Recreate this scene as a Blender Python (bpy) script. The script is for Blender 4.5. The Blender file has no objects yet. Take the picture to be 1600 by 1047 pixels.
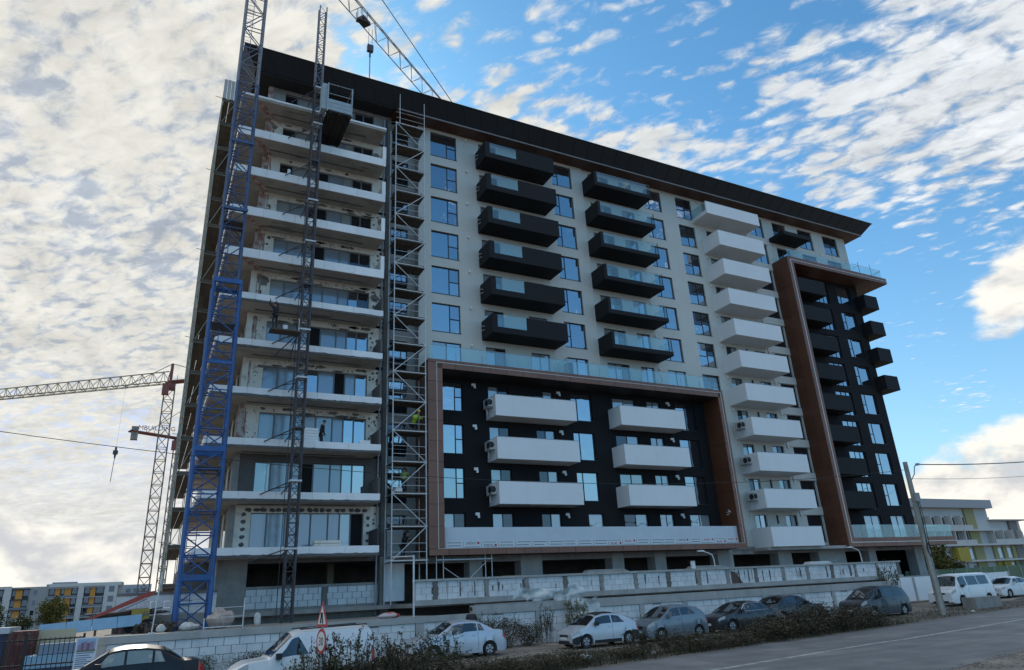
import bpy, bmesh, math, random
from mathutils import Vector, Matrix, Euler, Quaternion
from mathutils import noise as mnoise
random.seed(7)
S = bpy.context.scene
COL = S.collection
rad = math.radians

# ------------------------------------------------------------------ camera
EYE = Vector((0.0, 0.0, 2.45))
def camera():
    yaw, pit, rol = rad(28.0247), rad(20.8474), rad(-3.0963)
    sy, cy, sp, cp = math.sin(yaw), math.cos(yaw), math.sin(pit), math.cos(pit)
    f = Vector((sy*cp, cy*cp, sp)); r = Vector((cy, -sy, 0)); u = r.cross(f)
    r2 = math.cos(rol)*r + math.sin(rol)*u
    u2 = -math.sin(rol)*r + math.cos(rol)*u
    cd = bpy.data.cameras.new('camera'); c = bpy.data.objects.new('camera', cd); COL.objects.link(c)
    m = Matrix((r2, u2, -f)).transposed().to_4x4(); m.translation = EYE
    c.matrix_world = m
    cd.sensor_fit = 'HORIZONTAL'; cd.sensor_width = 36.0; cd.lens = 1068.3143/1600*36
    cd.clip_start = 0.1; cd.clip_end = 4000
    S.camera = c
camera()

# ------------------------------------------------------------------ sky, sun, exposure
SUN_AZ, SUN_EL = -1.5, 31.0       # degrees from +Y towards +X, and above the horizon
def N(nt, kind, **kw):
    n = nt.nodes.new(kind)
    for k, v in kw.items():
        if k.startswith('i_'):
            n.inputs[k[2:].replace('_', ' ')].default_value = v
        else:
            setattr(n, k, v)
    return n
def math_(nt, op, a, b=None, c=None, clamp=False):
    n = nt.nodes.new('ShaderNodeMath'); n.operation = op; n.use_clamp = clamp
    for i, v in enumerate((a, b, c)):
        if v is None: continue
        if isinstance(v, (int, float)): n.inputs[i].default_value = v
        else: nt.links.new(v, n.inputs[i])
    return n.outputs[0]
def sstep(nt, v, a, b):
    n = nt.nodes.new('ShaderNodeMapRange'); n.interpolation_type = 'SMOOTHSTEP'
    nt.links.new(v, n.inputs['Value'])
    n.inputs['From Min'].default_value = a; n.inputs['From Max'].default_value = b
    return n.outputs['Result']
def mixc(nt, fac, a, b, mode='MIX'):
    n = nt.nodes.new('ShaderNodeMix'); n.data_type = 'RGBA'; n.blend_type = mode; n.clamp_factor = True
    for s, v in ((0, fac), (6, a), (7, b)):
        if isinstance(v, (int, float)): n.inputs[s].default_value = v
        elif isinstance(v, tuple): n.inputs[s].default_value = (*v, 1) if len(v) == 3 else v
        else: nt.links.new(v, n.inputs[s])
    return n.outputs[2]
def world():
    w = bpy.data.worlds.new('World'); S.world = w; w.use_nodes = True
    nt = w.node_tree; nt.nodes.clear()
    out = nt.nodes.new('ShaderNodeOutputWorld'); bg = nt.nodes.new('ShaderNodeBackground')
    bg.inputs['Strength'].default_value = 0.1
    nt.links.new(bg.outputs[0], out.inputs[0])
    sky = nt.nodes.new('ShaderNodeTexSky'); sky.sky_type = 'NISHITA'; sky.sun_disc = False
    sky.sun_elevation = rad(SUN_EL); sky.sun_rotation = rad(SUN_AZ)
    sky.air_density = 1.0; sky.dust_density = 0.6; sky.ozone_density = 2.2; sky.altitude = 100
    tc = nt.nodes.new('ShaderNodeTexCoord')
    sep = nt.nodes.new('ShaderNodeSeparateXYZ'); nt.links.new(tc.outputs['Generated'], sep.inputs[0])
    x, y, z = sep.outputs
    zc = math_(nt, 'ADD', math_(nt, 'MAXIMUM', z, 0.0), 0.10)      # the layer curves down to the horizon
    u = math_(nt, 'DIVIDE', x, zc); v = math_(nt, 'DIVIDE', y, zc)
    el = math_(nt, 'ARCSINE', z)                       # radians
    az = math_(nt, 'ARCTAN2', x, y)
    def vec(a, b, c=0.0):
        n = nt.nodes.new('ShaderNodeCombineXYZ')
        for i, s in enumerate((a, b, c)):
            if isinstance(s, (int, float)): n.inputs[i].default_value = s
            else: nt.links.new(s, n.inputs[i])
        return n.outputs[0]
    def noise(vec_, scale, detail=4, rough=.55, dist=0.0, lac=2.0):
        n = nt.nodes.new('ShaderNodeTexNoise'); n.noise_dimensions = '3D'
        n.inputs['Scale'].default_value = scale; n.inputs['Detail'].default_value = detail
        n.inputs['Roughness'].default_value = rough; n.inputs['Distortion'].default_value = dist
        n.inputs['Lacunarity'].default_value = lac
        nt.links.new(vec_, n.inputs['Vector']); return n.outputs['Fac']
    def lin(a, ka, b, kb, k):
        return math_(nt, 'ADD', math_(nt, 'ADD', math_(nt, 'MULTIPLY', a, ka), math_(nt, 'MULTIPLY', b, kb)), k)
    def blob(cu, cv, ru, rv, ang):
        ca, sa = math.cos(rad(ang)), math.sin(rad(ang))
        p = lin(u, ca/ru, v, sa/ru, -(cu*ca+cv*sa)/ru); q = lin(u, -sa/rv, v, ca/rv, -(-cu*sa+cv*ca)/rv)
        d = math_(nt, 'ADD', math_(nt, 'POWER', math_(nt, 'ABSOLUTE', p), 2), math_(nt, 'POWER', math_(nt, 'ABSOLUTE', q), 2))
        return math_(nt, 'EXPONENT', math_(nt, 'MULTIPLY', d, -1.0))
    # --- high cloud sheet (altocumulus), laid on a horizontal layer
    a1 = rad(SHEET_ANG)
    pu = lin(u, math.cos(a1), v, math.sin(a1), 0); pv = lin(u, -math.sin(a1), v, math.cos(a1), 0)
    P = vec(pu, math_(nt, 'MULTIPLY', pv, SHEET_STRETCH), 3.7)
    big = noise(vec(u, v, 1.3), 1.7, 2, .55, .3)
    def puffs(scale, warp, seed):
        # small rounded clouds: smooth cells on a warped plane
        wn = nt.nodes.new('ShaderNodeTexNoise'); wn.inputs['Scale'].default_value = scale*.55; wn.inputs['Detail'].default_value = 2; wn.inputs['Roughness'].default_value = .6
        nt.links.new(P, wn.inputs['Vector'])
        sc = nt.nodes.new('ShaderNodeVectorMath'); sc.operation = 'MULTIPLY_ADD'; nt.links.new(wn.outputs['Color'], sc.inputs[0]); sc.inputs[1].default_value = (warp, warp, 0); nt.links.new(P, sc.inputs[2])
        vo = nt.nodes.new('ShaderNodeTexVoronoi'); vo.voronoi_dimensions = '3D'; vo.feature = 'SMOOTH_F1'; vo.inputs['Scale'].default_value = scale; vo.inputs['Smoothness'].default_value = .35; vo.inputs['Randomness'].default_value = 1.0
        nt.links.new(sc.outputs[0], vo.inputs['Vector'])
        return math_(nt, 'SUBTRACT', 1.0, vo.outputs['Distance'])
    fine = noise(P, 30.0, 4, .66, .5)
    pf = math_(nt, 'ADD', math_(nt, 'MULTIPLY', puffs(27.0, .075, 1), .50), math_(nt, 'MULTIPLY', fine, .70))      # about .35 .. .9
    cells = math_(nt, 'SUBTRACT', math_(nt, 'ADD', math_(nt, 'MULTIPLY', pf, 1.15), math_(nt, 'MULTIPLY', noise(P, 9.0, 4, .55, .4), .35)), .38)
    mid = noise(P, 5.6, 3, .55, .5)
    cover = None
    for (cu, cv, ru, rv, ang, s) in SHEET_BLOBS:
        b = math_(nt, 'MULTIPLY', blob(cu, cv, ru, rv, ang), s)
        cover = b if cover is None else math_(nt, 'ADD', cover, b)
    cover = math_(nt, 'ADD', cover, math_(nt, 'MULTIPLY', math_(nt, 'SUBTRACT', 1.0, sstep(nt, az, rad(0), rad(20))), math_(nt, 'ADD', math_(nt, 'MULTIPLY', sstep(nt, y, -.2, .5), .95), 0.0)))
    dens = math_(nt, 'ADD', math_(nt, 'MULTIPLY', cells, .95), math_(nt, 'MULTIPLY', mid, .55))
    dens = math_(nt, 'ADD', dens, math_(nt, 'MULTIPLY', big, .35))
    dens = math_(nt, 'ADD', dens, math_(nt, 'ADD', math_(nt, 'MULTIPLY', cover, .5), SHEET_BIAS))
    sheet = sstep(nt, dens, .63, 1.02)
    fade = sstep(nt, z, .0, .09)
    low = math_(nt, 'MULTIPLY', math_(nt, 'SUBTRACT', 1.0, sstep(nt, z, .10, .36)), math_(nt, 'SUBTRACT', 1.0, sstep(nt, az, rad(2), rad(24))))
    low = math_(nt, 'MULTIPLY', low, sstep(nt, y, .0, .5))
    sheet = math_(nt, 'MAXIMUM', sheet, math_(nt, 'MULTIPLY', low, .93))
    sheet = math_(nt, 'MULTIPLY', sheet, fade)
    # --- low cumulus by bearing and height
    Q = vec(math_(nt, 'MULTIPLY', az, 1.0), math_(nt, 'MULTIPLY', el, 1.75), 9.1)
    c1 = noise(Q, 8.0, 6, .56, .25); c0 = noise(Q, 3.0, 3, .5, .2)
    cb = None
    for (a0, e0, ra, re, s) in CUMULUS:
        p = math_(nt, 'MULTIPLY', math_(nt, 'SUBTRACT', az, rad(a0)), 1/rad(ra)); q = math_(nt, 'MULTIPLY', math_(nt, 'SUBTRACT', el, rad(e0)), 1/rad(re))
        d = math_(nt, 'ADD', math_(nt, 'MULTIPLY', p, p), math_(nt, 'MULTIPLY', q, q))
        b = math_(nt, 'MULTIPLY', math_(nt, 'EXPONENT', math_(nt, 'MULTIPLY', d, -1.0)), s)
        cb = b if cb is None else math_(nt, 'ADD', cb, b)
    hor = math_(nt, 'MULTIPLY', math_(nt, 'EXPONENT', math_(nt, 'MULTIPLY', math_(nt, 'MAXIMUM', el, 0.0), -9.0)), .34)
    cd = math_(nt, 'ADD', math_(nt, 'ADD', math_(nt, 'MULTIPLY', c1, .85), math_(nt, 'MULTIPLY', c0, .35)), math_(nt, 'ADD', cb, hor))
    cum = sstep(nt, cd, .93, 1.06)
    # --- light on the clouds
    sd = (math.sin(rad(SUN_AZ))*math.cos(rad(SUN_EL)), math.cos(rad(SUN_AZ))*math.cos(rad(SUN_EL)), math.sin(rad(SUN_EL)))
    dot = math_(nt, 'ADD', lin(x, sd[0], y, sd[1], 0), math_(nt, 'MULTIPLY', z, sd[2]))
    near = math_(nt, 'POWER', math_(nt, 'MAXIMUM', dot, 0.0), 14.0)
    # sheet colour: thin parts pale, thick parts greyer, mottled
    puff = sstep(nt, math_(nt, 'ADD', pf, math_(nt, 'MULTIPLY', math_(nt, 'SUBTRACT', mid, .5), .6)), .36, .70)
    streak = sstep(nt, noise(vec(math_(nt, 'MULTIPLY', az, 1.6), math_(nt, 'MULTIPLY', el, 9.0), 2.2), 2.6, 4, .6, .6), .30, .62)
    puff = math_(nt, 'ADD', math_(nt, 'MULTIPLY', puff, math_(nt, 'SUBTRACT', 1.0, low)), math_(nt, 'MULTIPLY', low, math_(nt, 'ADD', .45, math_(nt, 'MULTIPLY', streak, .55))))
    scol = mixc(nt, puff, SHEET_DARK, SHEET_LIGHT)
    mo = nt.nodes.new('ShaderNodeMapRange'); nt.links.new(math_(nt, 'ADD', math_(nt, 'MULTIPLY', noise(P, 7.0, 3, .62, .8), .6), math_(nt, 'MULTIPLY', fine, .4)), mo.inputs['Value'])
    for k_, v_ in (('From Min', .36), ('From Max', .62), ('To Min', .80), ('To Max', 1.08)): mo.inputs[k_].default_value = v_
    mottle = nt.nodes.new('ShaderNodeCombineColor')
    for i in range(3): nt.links.new(mo.outputs[0], mottle.inputs[i])
    scol = mixc(nt, math_(nt, 'MULTIPLY', sstep(nt, dot, .72, .97), math_(nt, 'MULTIPLY', puff, .75)), scol, GLOW)
    ctop = noise(vec(math_(nt, 'MULTIPLY', az, 1.0), math_(nt, 'ADD', math_(nt, 'MULTIPLY', el, 1.75), -.045), 9.1), 8.0, 4, .58, .25)
    shade = sstep(nt, math_(nt, 'SUBTRACT', math_(nt, 'MULTIPLY', c1, 1.0), math_(nt, 'SUBTRACT', ctop, .5)), .36, .60)
    ccol = mixc(nt, shade, CUM_DARK, CUM_LIGHT)
    base = mixc(nt, 1.0, sky.outputs[0], SKY_TINT, 'MULTIPLY')
    hz = math_(nt, 'EXPONENT', math_(nt, 'MULTIPLY', math_(nt, 'MAXIMUM', el, 0.0), -6.5))
    sunward = sstep(nt, dot, -.3, .75)
    base = mixc(nt, math_(nt, 'MULTIPLY', hz, .75), base, mixc(nt, sunward, HAZE_ANTI, HAZE_COL))
    base = mixc(nt, 1.0, base, (5.6, 6.7, 9.2), 'DARKEN')
    # clouds away from the sun are brighter; boost added to light the shaded facade
    fill_boost = math_(nt, 'SUBTRACT', 1.85, math_(nt, 'MULTIPLY', sunward, .85))
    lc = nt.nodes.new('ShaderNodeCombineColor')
    for i in range(3): nt.links.new(fill_boost, lc.inputs[i])
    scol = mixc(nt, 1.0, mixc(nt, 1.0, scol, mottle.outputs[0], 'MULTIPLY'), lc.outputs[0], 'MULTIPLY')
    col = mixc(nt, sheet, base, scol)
    col = mixc(nt, cum, col, ccol)
    # below the horizon: ground-coloured
    col = mixc(nt, sstep(nt, z, -.03, .0), (.9, .95, 1.0), col)
    nt.links.new(col, bg.inputs['Color'])
SHEET_ANG, SHEET_STRETCH, SHEET_BIAS = 38, .60, -.52
#               u     v    ru   rv  ang  strength
SHEET_BLOBS = [(-.25, 1.30, .66, 1.2, -8, 1.30), (1.36, .62, .56, .38, -18, 1.12), (1.30, .30, .5, .3, 0, .5), (.72, .93, .30, .085, -12, .72), (.50, .80, .14, .16, 0, .30),
               (-1.4, .8, 1.1, 1.8, 0, .9), (2.9, 1.55, .35, .10, 25, .62), (2.2, 1.25, .2, .08, 25, .3), (.1, -.40, 1.1, .62, 0, 1.1)]  # last blob: unseen cloud overhead and behind the camera, enlarged to light the facade
CUMULUS = [(66.0, 16.5, 4.2, 3.0, .42), (70, 19.5, 5, 4, .45), (63, 14.8, 2.6, 1.2, .2), (60, 4.0, 12, 4.0, .36), (66, 8.0, 6, 2.2, .34), (-8.5, 9.5, 5, 2.6, .40), (-3, 4.5, 7, 2.2, .40), (-11, 4, 5, 3, .3), (62.5, 12, 4, 1.3, .05)]
SHEET_LIGHT, SHEET_DARK, GLOW = (6.1, 6.4, 6.65), (3.9, 4.4, 5.1), (6.9, 6.65, 5.9)
HAZE_ANTI = (4.2, 5.7, 9.4)
CUM_LIGHT, CUM_DARK = (8.6, 8.3, 7.5), (5.2, 5.3, 5.5)
SKY_TINT, HAZE_COL = (.72, 1.33, 1.50), (6.6, 6.6, 6.0)
world()
def sun():
    l = bpy.data.lights.new('sun', 'SUN'); o = bpy.data.objects.new('sun', l); COL.objects.link(o)
    l.energy = 2.2; l.angle = rad(0.6); l.color = (1.0, .93, .82)
    d = Vector((math.sin(rad(SUN_AZ))*math.cos(rad(SUN_EL)), math.cos(rad(SUN_AZ))*math.cos(rad(SUN_EL)), math.sin(rad(SUN_EL))))
    o.rotation_euler = (-d).to_track_quat('-Z', 'Y').to_euler(); o.location = d*300
sun()
S.view_settings.view_transform = 'Standard'; S.view_settings.look = 'None'
S.view_settings.exposure = 0.32; S.view_settings.gamma = 1.0; S.view_settings.use_curve_mapping = False
S.cycles.max_bounces = 4; S.cycles.diffuse_bounces = 3; S.cycles.glossy_bounces = 3; S.cycles.transparent_max_bounces = 10
S.cycles.caustics_reflective = False; S.cycles.caustics_refractive = False

# ------------------------------------------------------------------ materials
MATS = {}
def M(name, col, rough=.7, metal=0.0, spec=.5, var=0.0, vscale=1.0, bump=0.0, bscale=20.0, streak=0.0, scol=None, coat=0.0, col2=None, c2scale=1.0, c2lo=.5, c2hi=.6, planks=None, objrand=0.0):
    if name in MATS: return MATS[name]
    m = bpy.data.materials.new(name); m.use_nodes = True; nt = m.node_tree
    b = nt.nodes['Principled BSDF']; L = nt.links.new
    b.inputs['Roughness'].default_value = rough; b.inputs['Metallic'].default_value = metal
    b.inputs['Specular IOR Level'].default_value = spec; b.inputs['Coat Weight'].default_value = coat
    b.inputs['Base Color'].default_value = (*col, 1)
    m.diffuse_color = (*col, 1)
    if var or bump or streak or col2 or planks or objrand:
        g = nt.nodes.new('ShaderNodeNewGeometry'); pos = g.outputs['Position']
        cur = None
        def noi(scale, det=4, vec=pos, rough_=.6):
            n = nt.nodes.new('ShaderNodeTexNoise'); n.inputs['Scale'].default_value = scale; n.inputs['Detail'].default_value = det
            n.inputs['Roughness'].default_value = rough_
            L(vec, n.inputs['Vector']); return n.outputs['Fac']
        cur = col
        if col2:
            cur = mixc(nt, sstep(nt, noi(c2scale, 5), c2lo, c2hi), cur, col2)
        if planks:
            # planks = (axis stretch vector, grain colour): fine grain along a direction
            mp = nt.nodes.new('ShaderNodeMapping'); mp.inputs['Scale'].default_value = planks[0]; L(pos, mp.inputs['Vector'])
            cur = mixc(nt, sstep(nt, noi(1.0, 5, mp.outputs[0], .65), .35, .7), cur, planks[1])
        if streak:
            mp = nt.nodes.new('ShaderNodeMapping'); mp.inputs['Scale'].default_value = (2.2, 2.2, .22); L(pos, mp.inputs['Vector'])
            f = sstep(nt, noi(1.0, 6, mp.outputs[0], .65), .48, .74)
            cur = mixc(nt, math_(nt, 'MULTIPLY', f, streak), cur, scol or tuple(c*.45 for c in col))
        if var:
            f = noi(vscale, 5)
            mr = nt.nodes.new('ShaderNodeMapRange'); L(f, mr.inputs['Value'])
            mr.inputs['From Min'].default_value = .3; mr.inputs['From Max'].default_value = .7
            mr.inputs['To Min'].default_value = 1-var; mr.inputs['To Max'].default_value = 1+var
            cb = nt.nodes.new('ShaderNodeCombineColor')
            for i in range(3): L(mr.outputs[0], cb.inputs[i])
            cur = mixc(nt, 1.0, cur, cb.outputs[0], 'MULTIPLY')
        if objrand:
            oi = nt.nodes.new('ShaderNodeObjectInfo'); mr = nt.nodes.new('ShaderNodeMapRange'); L(oi.outputs['Random'], mr.inputs['Value'])
            mr.inputs['To Min'].default_value = 1-objrand; mr.inputs['To Max'].default_value = 1+objrand*.6
            cb = nt.nodes.new('ShaderNodeCombineColor')
            for i in range(3): L(mr.outputs[0], cb.inputs[i])
            cur = mixc(nt, 1.0, cur, cb.outputs[0], 'MULTIPLY')
        if not isinstance(cur, tuple): L(cur, b.inputs['Base Color'])
        if bump:
            bp = nt.nodes.new('ShaderNodeBump'); bp.inputs['Strength'].default_value = bump; bp.inputs['Distance'].default_value = .02
            L(noi(bscale, 4), bp.inputs['Height']); L(bp.outputs[0], b.inputs['Normal'])
    MATS[name] = m
    return m
def glassy(name, refl, tint, fac, rough=.0, wav=.0055, wscale=1.5):
    """Opaque-looking window glass: mirror sheen of a coated pane over a dark room."""
    m = bpy.data.materials.new(name); m.use_nodes = True; nt = m.node_tree; nt.nodes.clear(); L = nt.links.new
    out = nt.nodes.new('ShaderNodeOutputMaterial'); mx = nt.nodes.new('ShaderNodeMixShader')
    gl = nt.nodes.new('ShaderNodeBsdfGlossy'); gl.inputs['Color'].default_value = (*refl, 1); gl.inputs['Roughness'].default_value = rough
    df = nt.nodes.new('ShaderNodeBsdfDiffuse'); df.inputs['Color'].default_value = (*tint, 1)
    fr = nt.nodes.new('ShaderNodeFresnel'); fr.inputs['IOR'].default_value = 1.5
    g = nt.nodes.new('ShaderNodeNewGeometry')
    L(math_(nt, 'SUBTRACT', 1.5, math_(nt, 'MULTIPLY', g.outputs['Backfacing'], 1.5-1/1.5)), fr.inputs['IOR'])
    f = math_(nt, 'ADD', math_(nt, 'MULTIPLY', fr.outputs[0], 1-fac), fac, clamp=True); n = nt.nodes.new('ShaderNodeTexNoise'); n.inputs['Scale'].default_value = wscale; n.inputs['Detail'].default_value = 1
    L(g.outputs['Position'], n.inputs['Vector'])
    bp = nt.nodes.new('ShaderNodeBump'); bp.inputs['Strength'].default_value = 1.0; bp.inputs['Distance'].default_value = wav
    L(n.outputs['Fac'], bp.inputs['Height']); L(bp.outputs[0], gl.inputs['Normal'])
    L(f, mx.inputs[0]); L(df.outputs[0], mx.inputs[1]); L(gl.outputs[0], mx.inputs[2]); L(mx.outputs[0], out.inputs[0])
    MATS[name] = m; return m
def clear_glass(name, tint, body, wbody, wgloss):
    m = bpy.data.materials.new(name); m.use_nodes = True; nt = m.node_tree; nt.nodes.clear(); L = nt.links.new
    out = nt.nodes.new('ShaderNodeOutputMaterial')
    tr = nt.nodes.new('ShaderNodeBsdfTransparent'); tr.inputs[0].default_value = (*tint, 1)
    df = nt.nodes.new('ShaderNodeBsdfDiffuse'); df.inputs[0].default_value = (*body, 1)
    gl = nt.nodes.new('ShaderNodeBsdfGlossy'); gl.inputs['Color'].default_value = (.95, 1, 1, 1); gl.inputs['Roughness'].default_value = .02
    m1 = nt.nodes.new('ShaderNodeMixShader'); m1.inputs[0].default_value = wbody
    m2 = nt.nodes.new('ShaderNodeMixShader'); m2.inputs[0].default_value = wgloss
    L(tr.outputs[0], m1.inputs[1]); L(df.outputs[0], m1.inputs[2]); L(m1.outputs[0], m2.inputs[1]); L(gl.outputs[0], m2.inputs[2]); L(m2.outputs[0], out.inputs[0])
    MATS[name] = m; return m
def attr_leaf(name, a, b, c):
    """Foliage: three leaf colours mixed leaf by leaf, a little translucent."""
    m = bpy.data.materials.new(name); m.use_nodes = True; nt = m.node_tree; L = nt.links.new
    bs = nt.nodes['Principled BSDF']; bs.inputs['Roughness'].default_value = .6; bs.inputs['Specular IOR Level'].default_value = .25
    g = nt.nodes.new('ShaderNodeNewGeometry')
    r = g.outputs['Random Per Island']
    cr = nt.nodes.new('ShaderNodeValToRGB'); L(r, cr.inputs[0]); e = cr.color_ramp.elements
    e[0].color = (*a, 1); e[1].color = (*c, 1); e.new(.5).color = (*b, 1)
    L(cr.outputs[0], bs.inputs['Base Color'])
    MATS[name] = m; return m

beige = M('beige_plaster', (.63, .62, .565), .9, var=.05, vscale=.35, bump=.25, bscale=40, streak=.10, scol=(.42, .41, .36))
blackp = M('charcoal_plaster', (.017, .0165, .018), .9, spec=.25, var=.12, vscale=.6, bump=.25, bscale=40)
darkp = M('anthracite_panel', (.0155, .015, .017), .7, spec=.25, var=.08, vscale=.8)
whitep = M('white_panel', (.80, .805, .80), .6, var=.03, vscale=.5, streak=.16, scol=(.6, .6, .57))
conc = M('grey_concrete', (.30, .285, .26), .92, var=.20, vscale=1.1, bump=.5, bscale=14, streak=.45, scol=(.12, .115, .105))
conc_d = M('raw_concrete', (.17, .155, .14), .92, var=.25, vscale=.9, bump=.5, bscale=12, streak=.4, scol=(.08, .075, .07))
conc_l = M('pale_concrete', (.40, .39, .365), .9, var=.16, vscale=.9, bump=.4, bscale=18, streak=.35, scol=(.2, .19, .175))
soff_c = M('slab_soffit', (.46, .42, .375), .95, var=.14, vscale=.6, bump=.4, bscale=9, col2=(.36, .33, .29), c2scale=.8, c2lo=.48, c2hi=.66)
eps = M('insulation_board', (.80, .75, .65), .9, var=.07, vscale=1.6, col2=(.56, .51, .42), c2scale=2.2, c2lo=.52, c2hi=.72)
epsw = M('insulation_edge', (.88, .88, .87), .85, objrand=.06, var=.05, vscale=1.2, streak=.12, scol=(.6, .58, .54))
mortar = M('mortar', (.13, .125, .12), .95, var=.25, vscale=4, bump=.4, bscale=30)
basecoat = M('grey_base_coat', (.125, .118, .112), .95, var=.16, vscale=1.2, bump=.3, bscale=20)
rust_c = M('red_primer', (.34, .16, .13), .9, col2=(.50, .45, .40), c2scale=3, c2lo=.40, c2hi=.6)
copper = M('copper_cassette', (.215, .10, .066), .42, objrand=.10, metal=.25, var=.10, vscale=.9)
copper_b = M('copper_backing', (.05, .025, .018), .7)
trim = M('pale_trim', (.62, .55, .50), .45, metal=.3)
wood = M('wood_cladding', (.15, .058, .028), .5, objrand=.10, planks=((9, .6, 60), (.075, .026, .012)), var=.10, vscale=.5)
soffw = M('wood_soffit', (.12, .047, .024), .55, planks=((.6, 14, 14), (.065, .024, .012)), var=.08, vscale=.5)
roofm = M('roof_metal', (.018, .018, .021), .5, metal=.3, var=.10, vscale=.3)
gutter = M('gutter_trim', (.34, .29, .27), .5, metal=.3)
frame_m = M('window_frame', (.018, .022, .032), .4)
frame_g = M('window_frame_grey', (.16, .17, .18), .5)
glass = glassy('window_glass', (.86, .93, 1.0), (.012, .015, .02), .46)
glass2 = glassy('window_glass_b', (.82, .90, 1.0), (.03, .032, .034), .40)
glass_d = glassy('window_glass_dark', (.8, .88, 1.0), (.02, .02, .022), .07)
film = glassy('filmed_glass', (.75, .85, .95), (.26, .30, .34), .14, rough=.12)
film2 = glassy('filmed_glass_dusty', (.75, .85, .95), (.32, .325, .31), .10, rough=.2)
curtain = glassy('curtained_glass', (.85, .93, 1.0), (.30, .33, .34), .22)
hole = M('dark_room', (.008, .008, .009), .9)
bal_glass = clear_glass('balustrade_glass', (.86, .95, .95), (.42, .52, .54), .10, .10)
steel = M('galvanised_steel', (.60, .61, .61), .5, metal=.25, var=.12, vscale=5)
steel_o = M('weathered_scaffold_steel', (.30, .32, .28), .6, metal=.15, var=.2, vscale=4)
jibm = M('pale_jib_steel', (.42, .42, .42), .5, metal=.1, var=.15, vscale=2)
steel_d = M('dull_steel', (.34, .35, .36), .55, metal=.25, var=.15, vscale=5)
plank = M('scaffold_plank', (.105, .085, .065), .9, objrand=.3, var=.25, vscale=2.5)
blue = M('blue_paint', (.026, .105, .29), .55, var=.14, vscale=1.8, col2=(.05, .09, .24), c2scale=2.4, c2lo=.47, c2hi=.66, objrand=.15)
blue_f = M('faded_blue_paint', (.055, .095, .19), .6, var=.16, vscale=1.5)
mastm = M('dark_mast_steel', (.075, .075, .088), .6, metal=.3, var=.3, vscale=4, col2=(.12, .085, .065), c2scale=3, c2lo=.52, c2hi=.66)
mastg = M('worn_grey_steel', (.20, .21, .235), .5, metal=.3, var=.2, vscale=3)
redst = M('red_oxide_steel', (.22, .075, .055), .6, var=.15, vscale=2)
cream_st = M('pale_yellow_steel', (.34, .29, .20), .6, var=.15, vscale=1)
aac = M('aerated_block', (.72, .725, .715), .93, objrand=.07, var=.10, vscale=1.1, bump=.4, bscale=25, streak=.30, scol=(.30, .29, .27))
joint = M('block_joint', (.36, .355, .34), .95, var=.2, vscale=3)
asphalt = M('asphalt', (.20, .20, .20), .85, var=.16, vscale=.7, bump=.5, bscale=60, col2=(.25, .245, .235), c2scale=.35, c2lo=.46, c2hi=.62, planks=((.05, 1.0, 1.0), (.155, .155, .157)))
paint_w = M('worn_road_paint', (.50, .50, .49), .8, col2=(.26, .26, .255), c2scale=3.0, c2lo=.45, c2hi=.6)
dirt = M('dirt', (.20, .17, .14), .97, var=.3, vscale=.9, bump=.8, bscale=9, col2=(.27, .235, .195), c2scale=.5, c2lo=.45, c2hi=.6)
verge = M('verge_soil', (.095, .08, .058), .97, var=.35, vscale=1.5, bump=.9, bscale=7, col2=(.18, .155, .12), c2scale=.9, c2lo=.5, c2hi=.65)
rubber = M('tyre_rubber', (.016, .016, .017), .85)
alloy = M('alloy_rim', (.50, .51, .52), .35, metal=.7)
chrome = M('bright_trim', (.6, .6, .62), .2, metal=.9)
blackpl = M('black_plastic', (.018, .018, .020), .6)
lamp_c = M('lamp_glass', (.42, .43, .43), .25)
lamp_r = M('red_lamp', (.42, .018, .012), .2, coat=.6)
plate_m = M('number_plate', (.72, .72, .70), .5)
carglass = glassy('car_glass', (.80, .86, .90), (.022, .025, .025), .10, wav=.0)
carglass_l = glassy('car_glass_seen_through', (.6, .66, .68), (.22, .27, .26), .05, wav=.0)
white_l = M('white_lamp', (.8, .8, .78), .5)
skin = M('skin', (.42, .26, .19), .6)
cloth_d = M('dark_work_clothes', (.022, .022, .026), .9)
hivis = M('hi_vis_vest', (.42, .62, .03), .8)
hair = M('dark_hair', (.015, .012, .010), .7)
sheet_m = clear_glass('torn_plastic', (.9, .93, .93), (.60, .62, .60), .72, .06)
leafA = attr_leaf('dark_weed_leaf', (.032, .030, .016), (.060, .050, .028), (.11, .084, .048))
leafB = attr_leaf('dry_weed_leaf', (.050, .038, .020), (.085, .066, .036), (.045, .052, .022))
leafC = attr_leaf('yellowing_leaf', (.13, .11, .02), (.075, .085, .025), (.20, .15, .025))
leafD = attr_leaf('green_leaf', (.030, .050, .018), (.055, .075, .028), (.085, .09, .036))
stem_m = M('dry_stem', (.085, .062, .038), .9)
bark = M('bark', (.07, .055, .042), .95, bump=.6, bscale=20)

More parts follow.
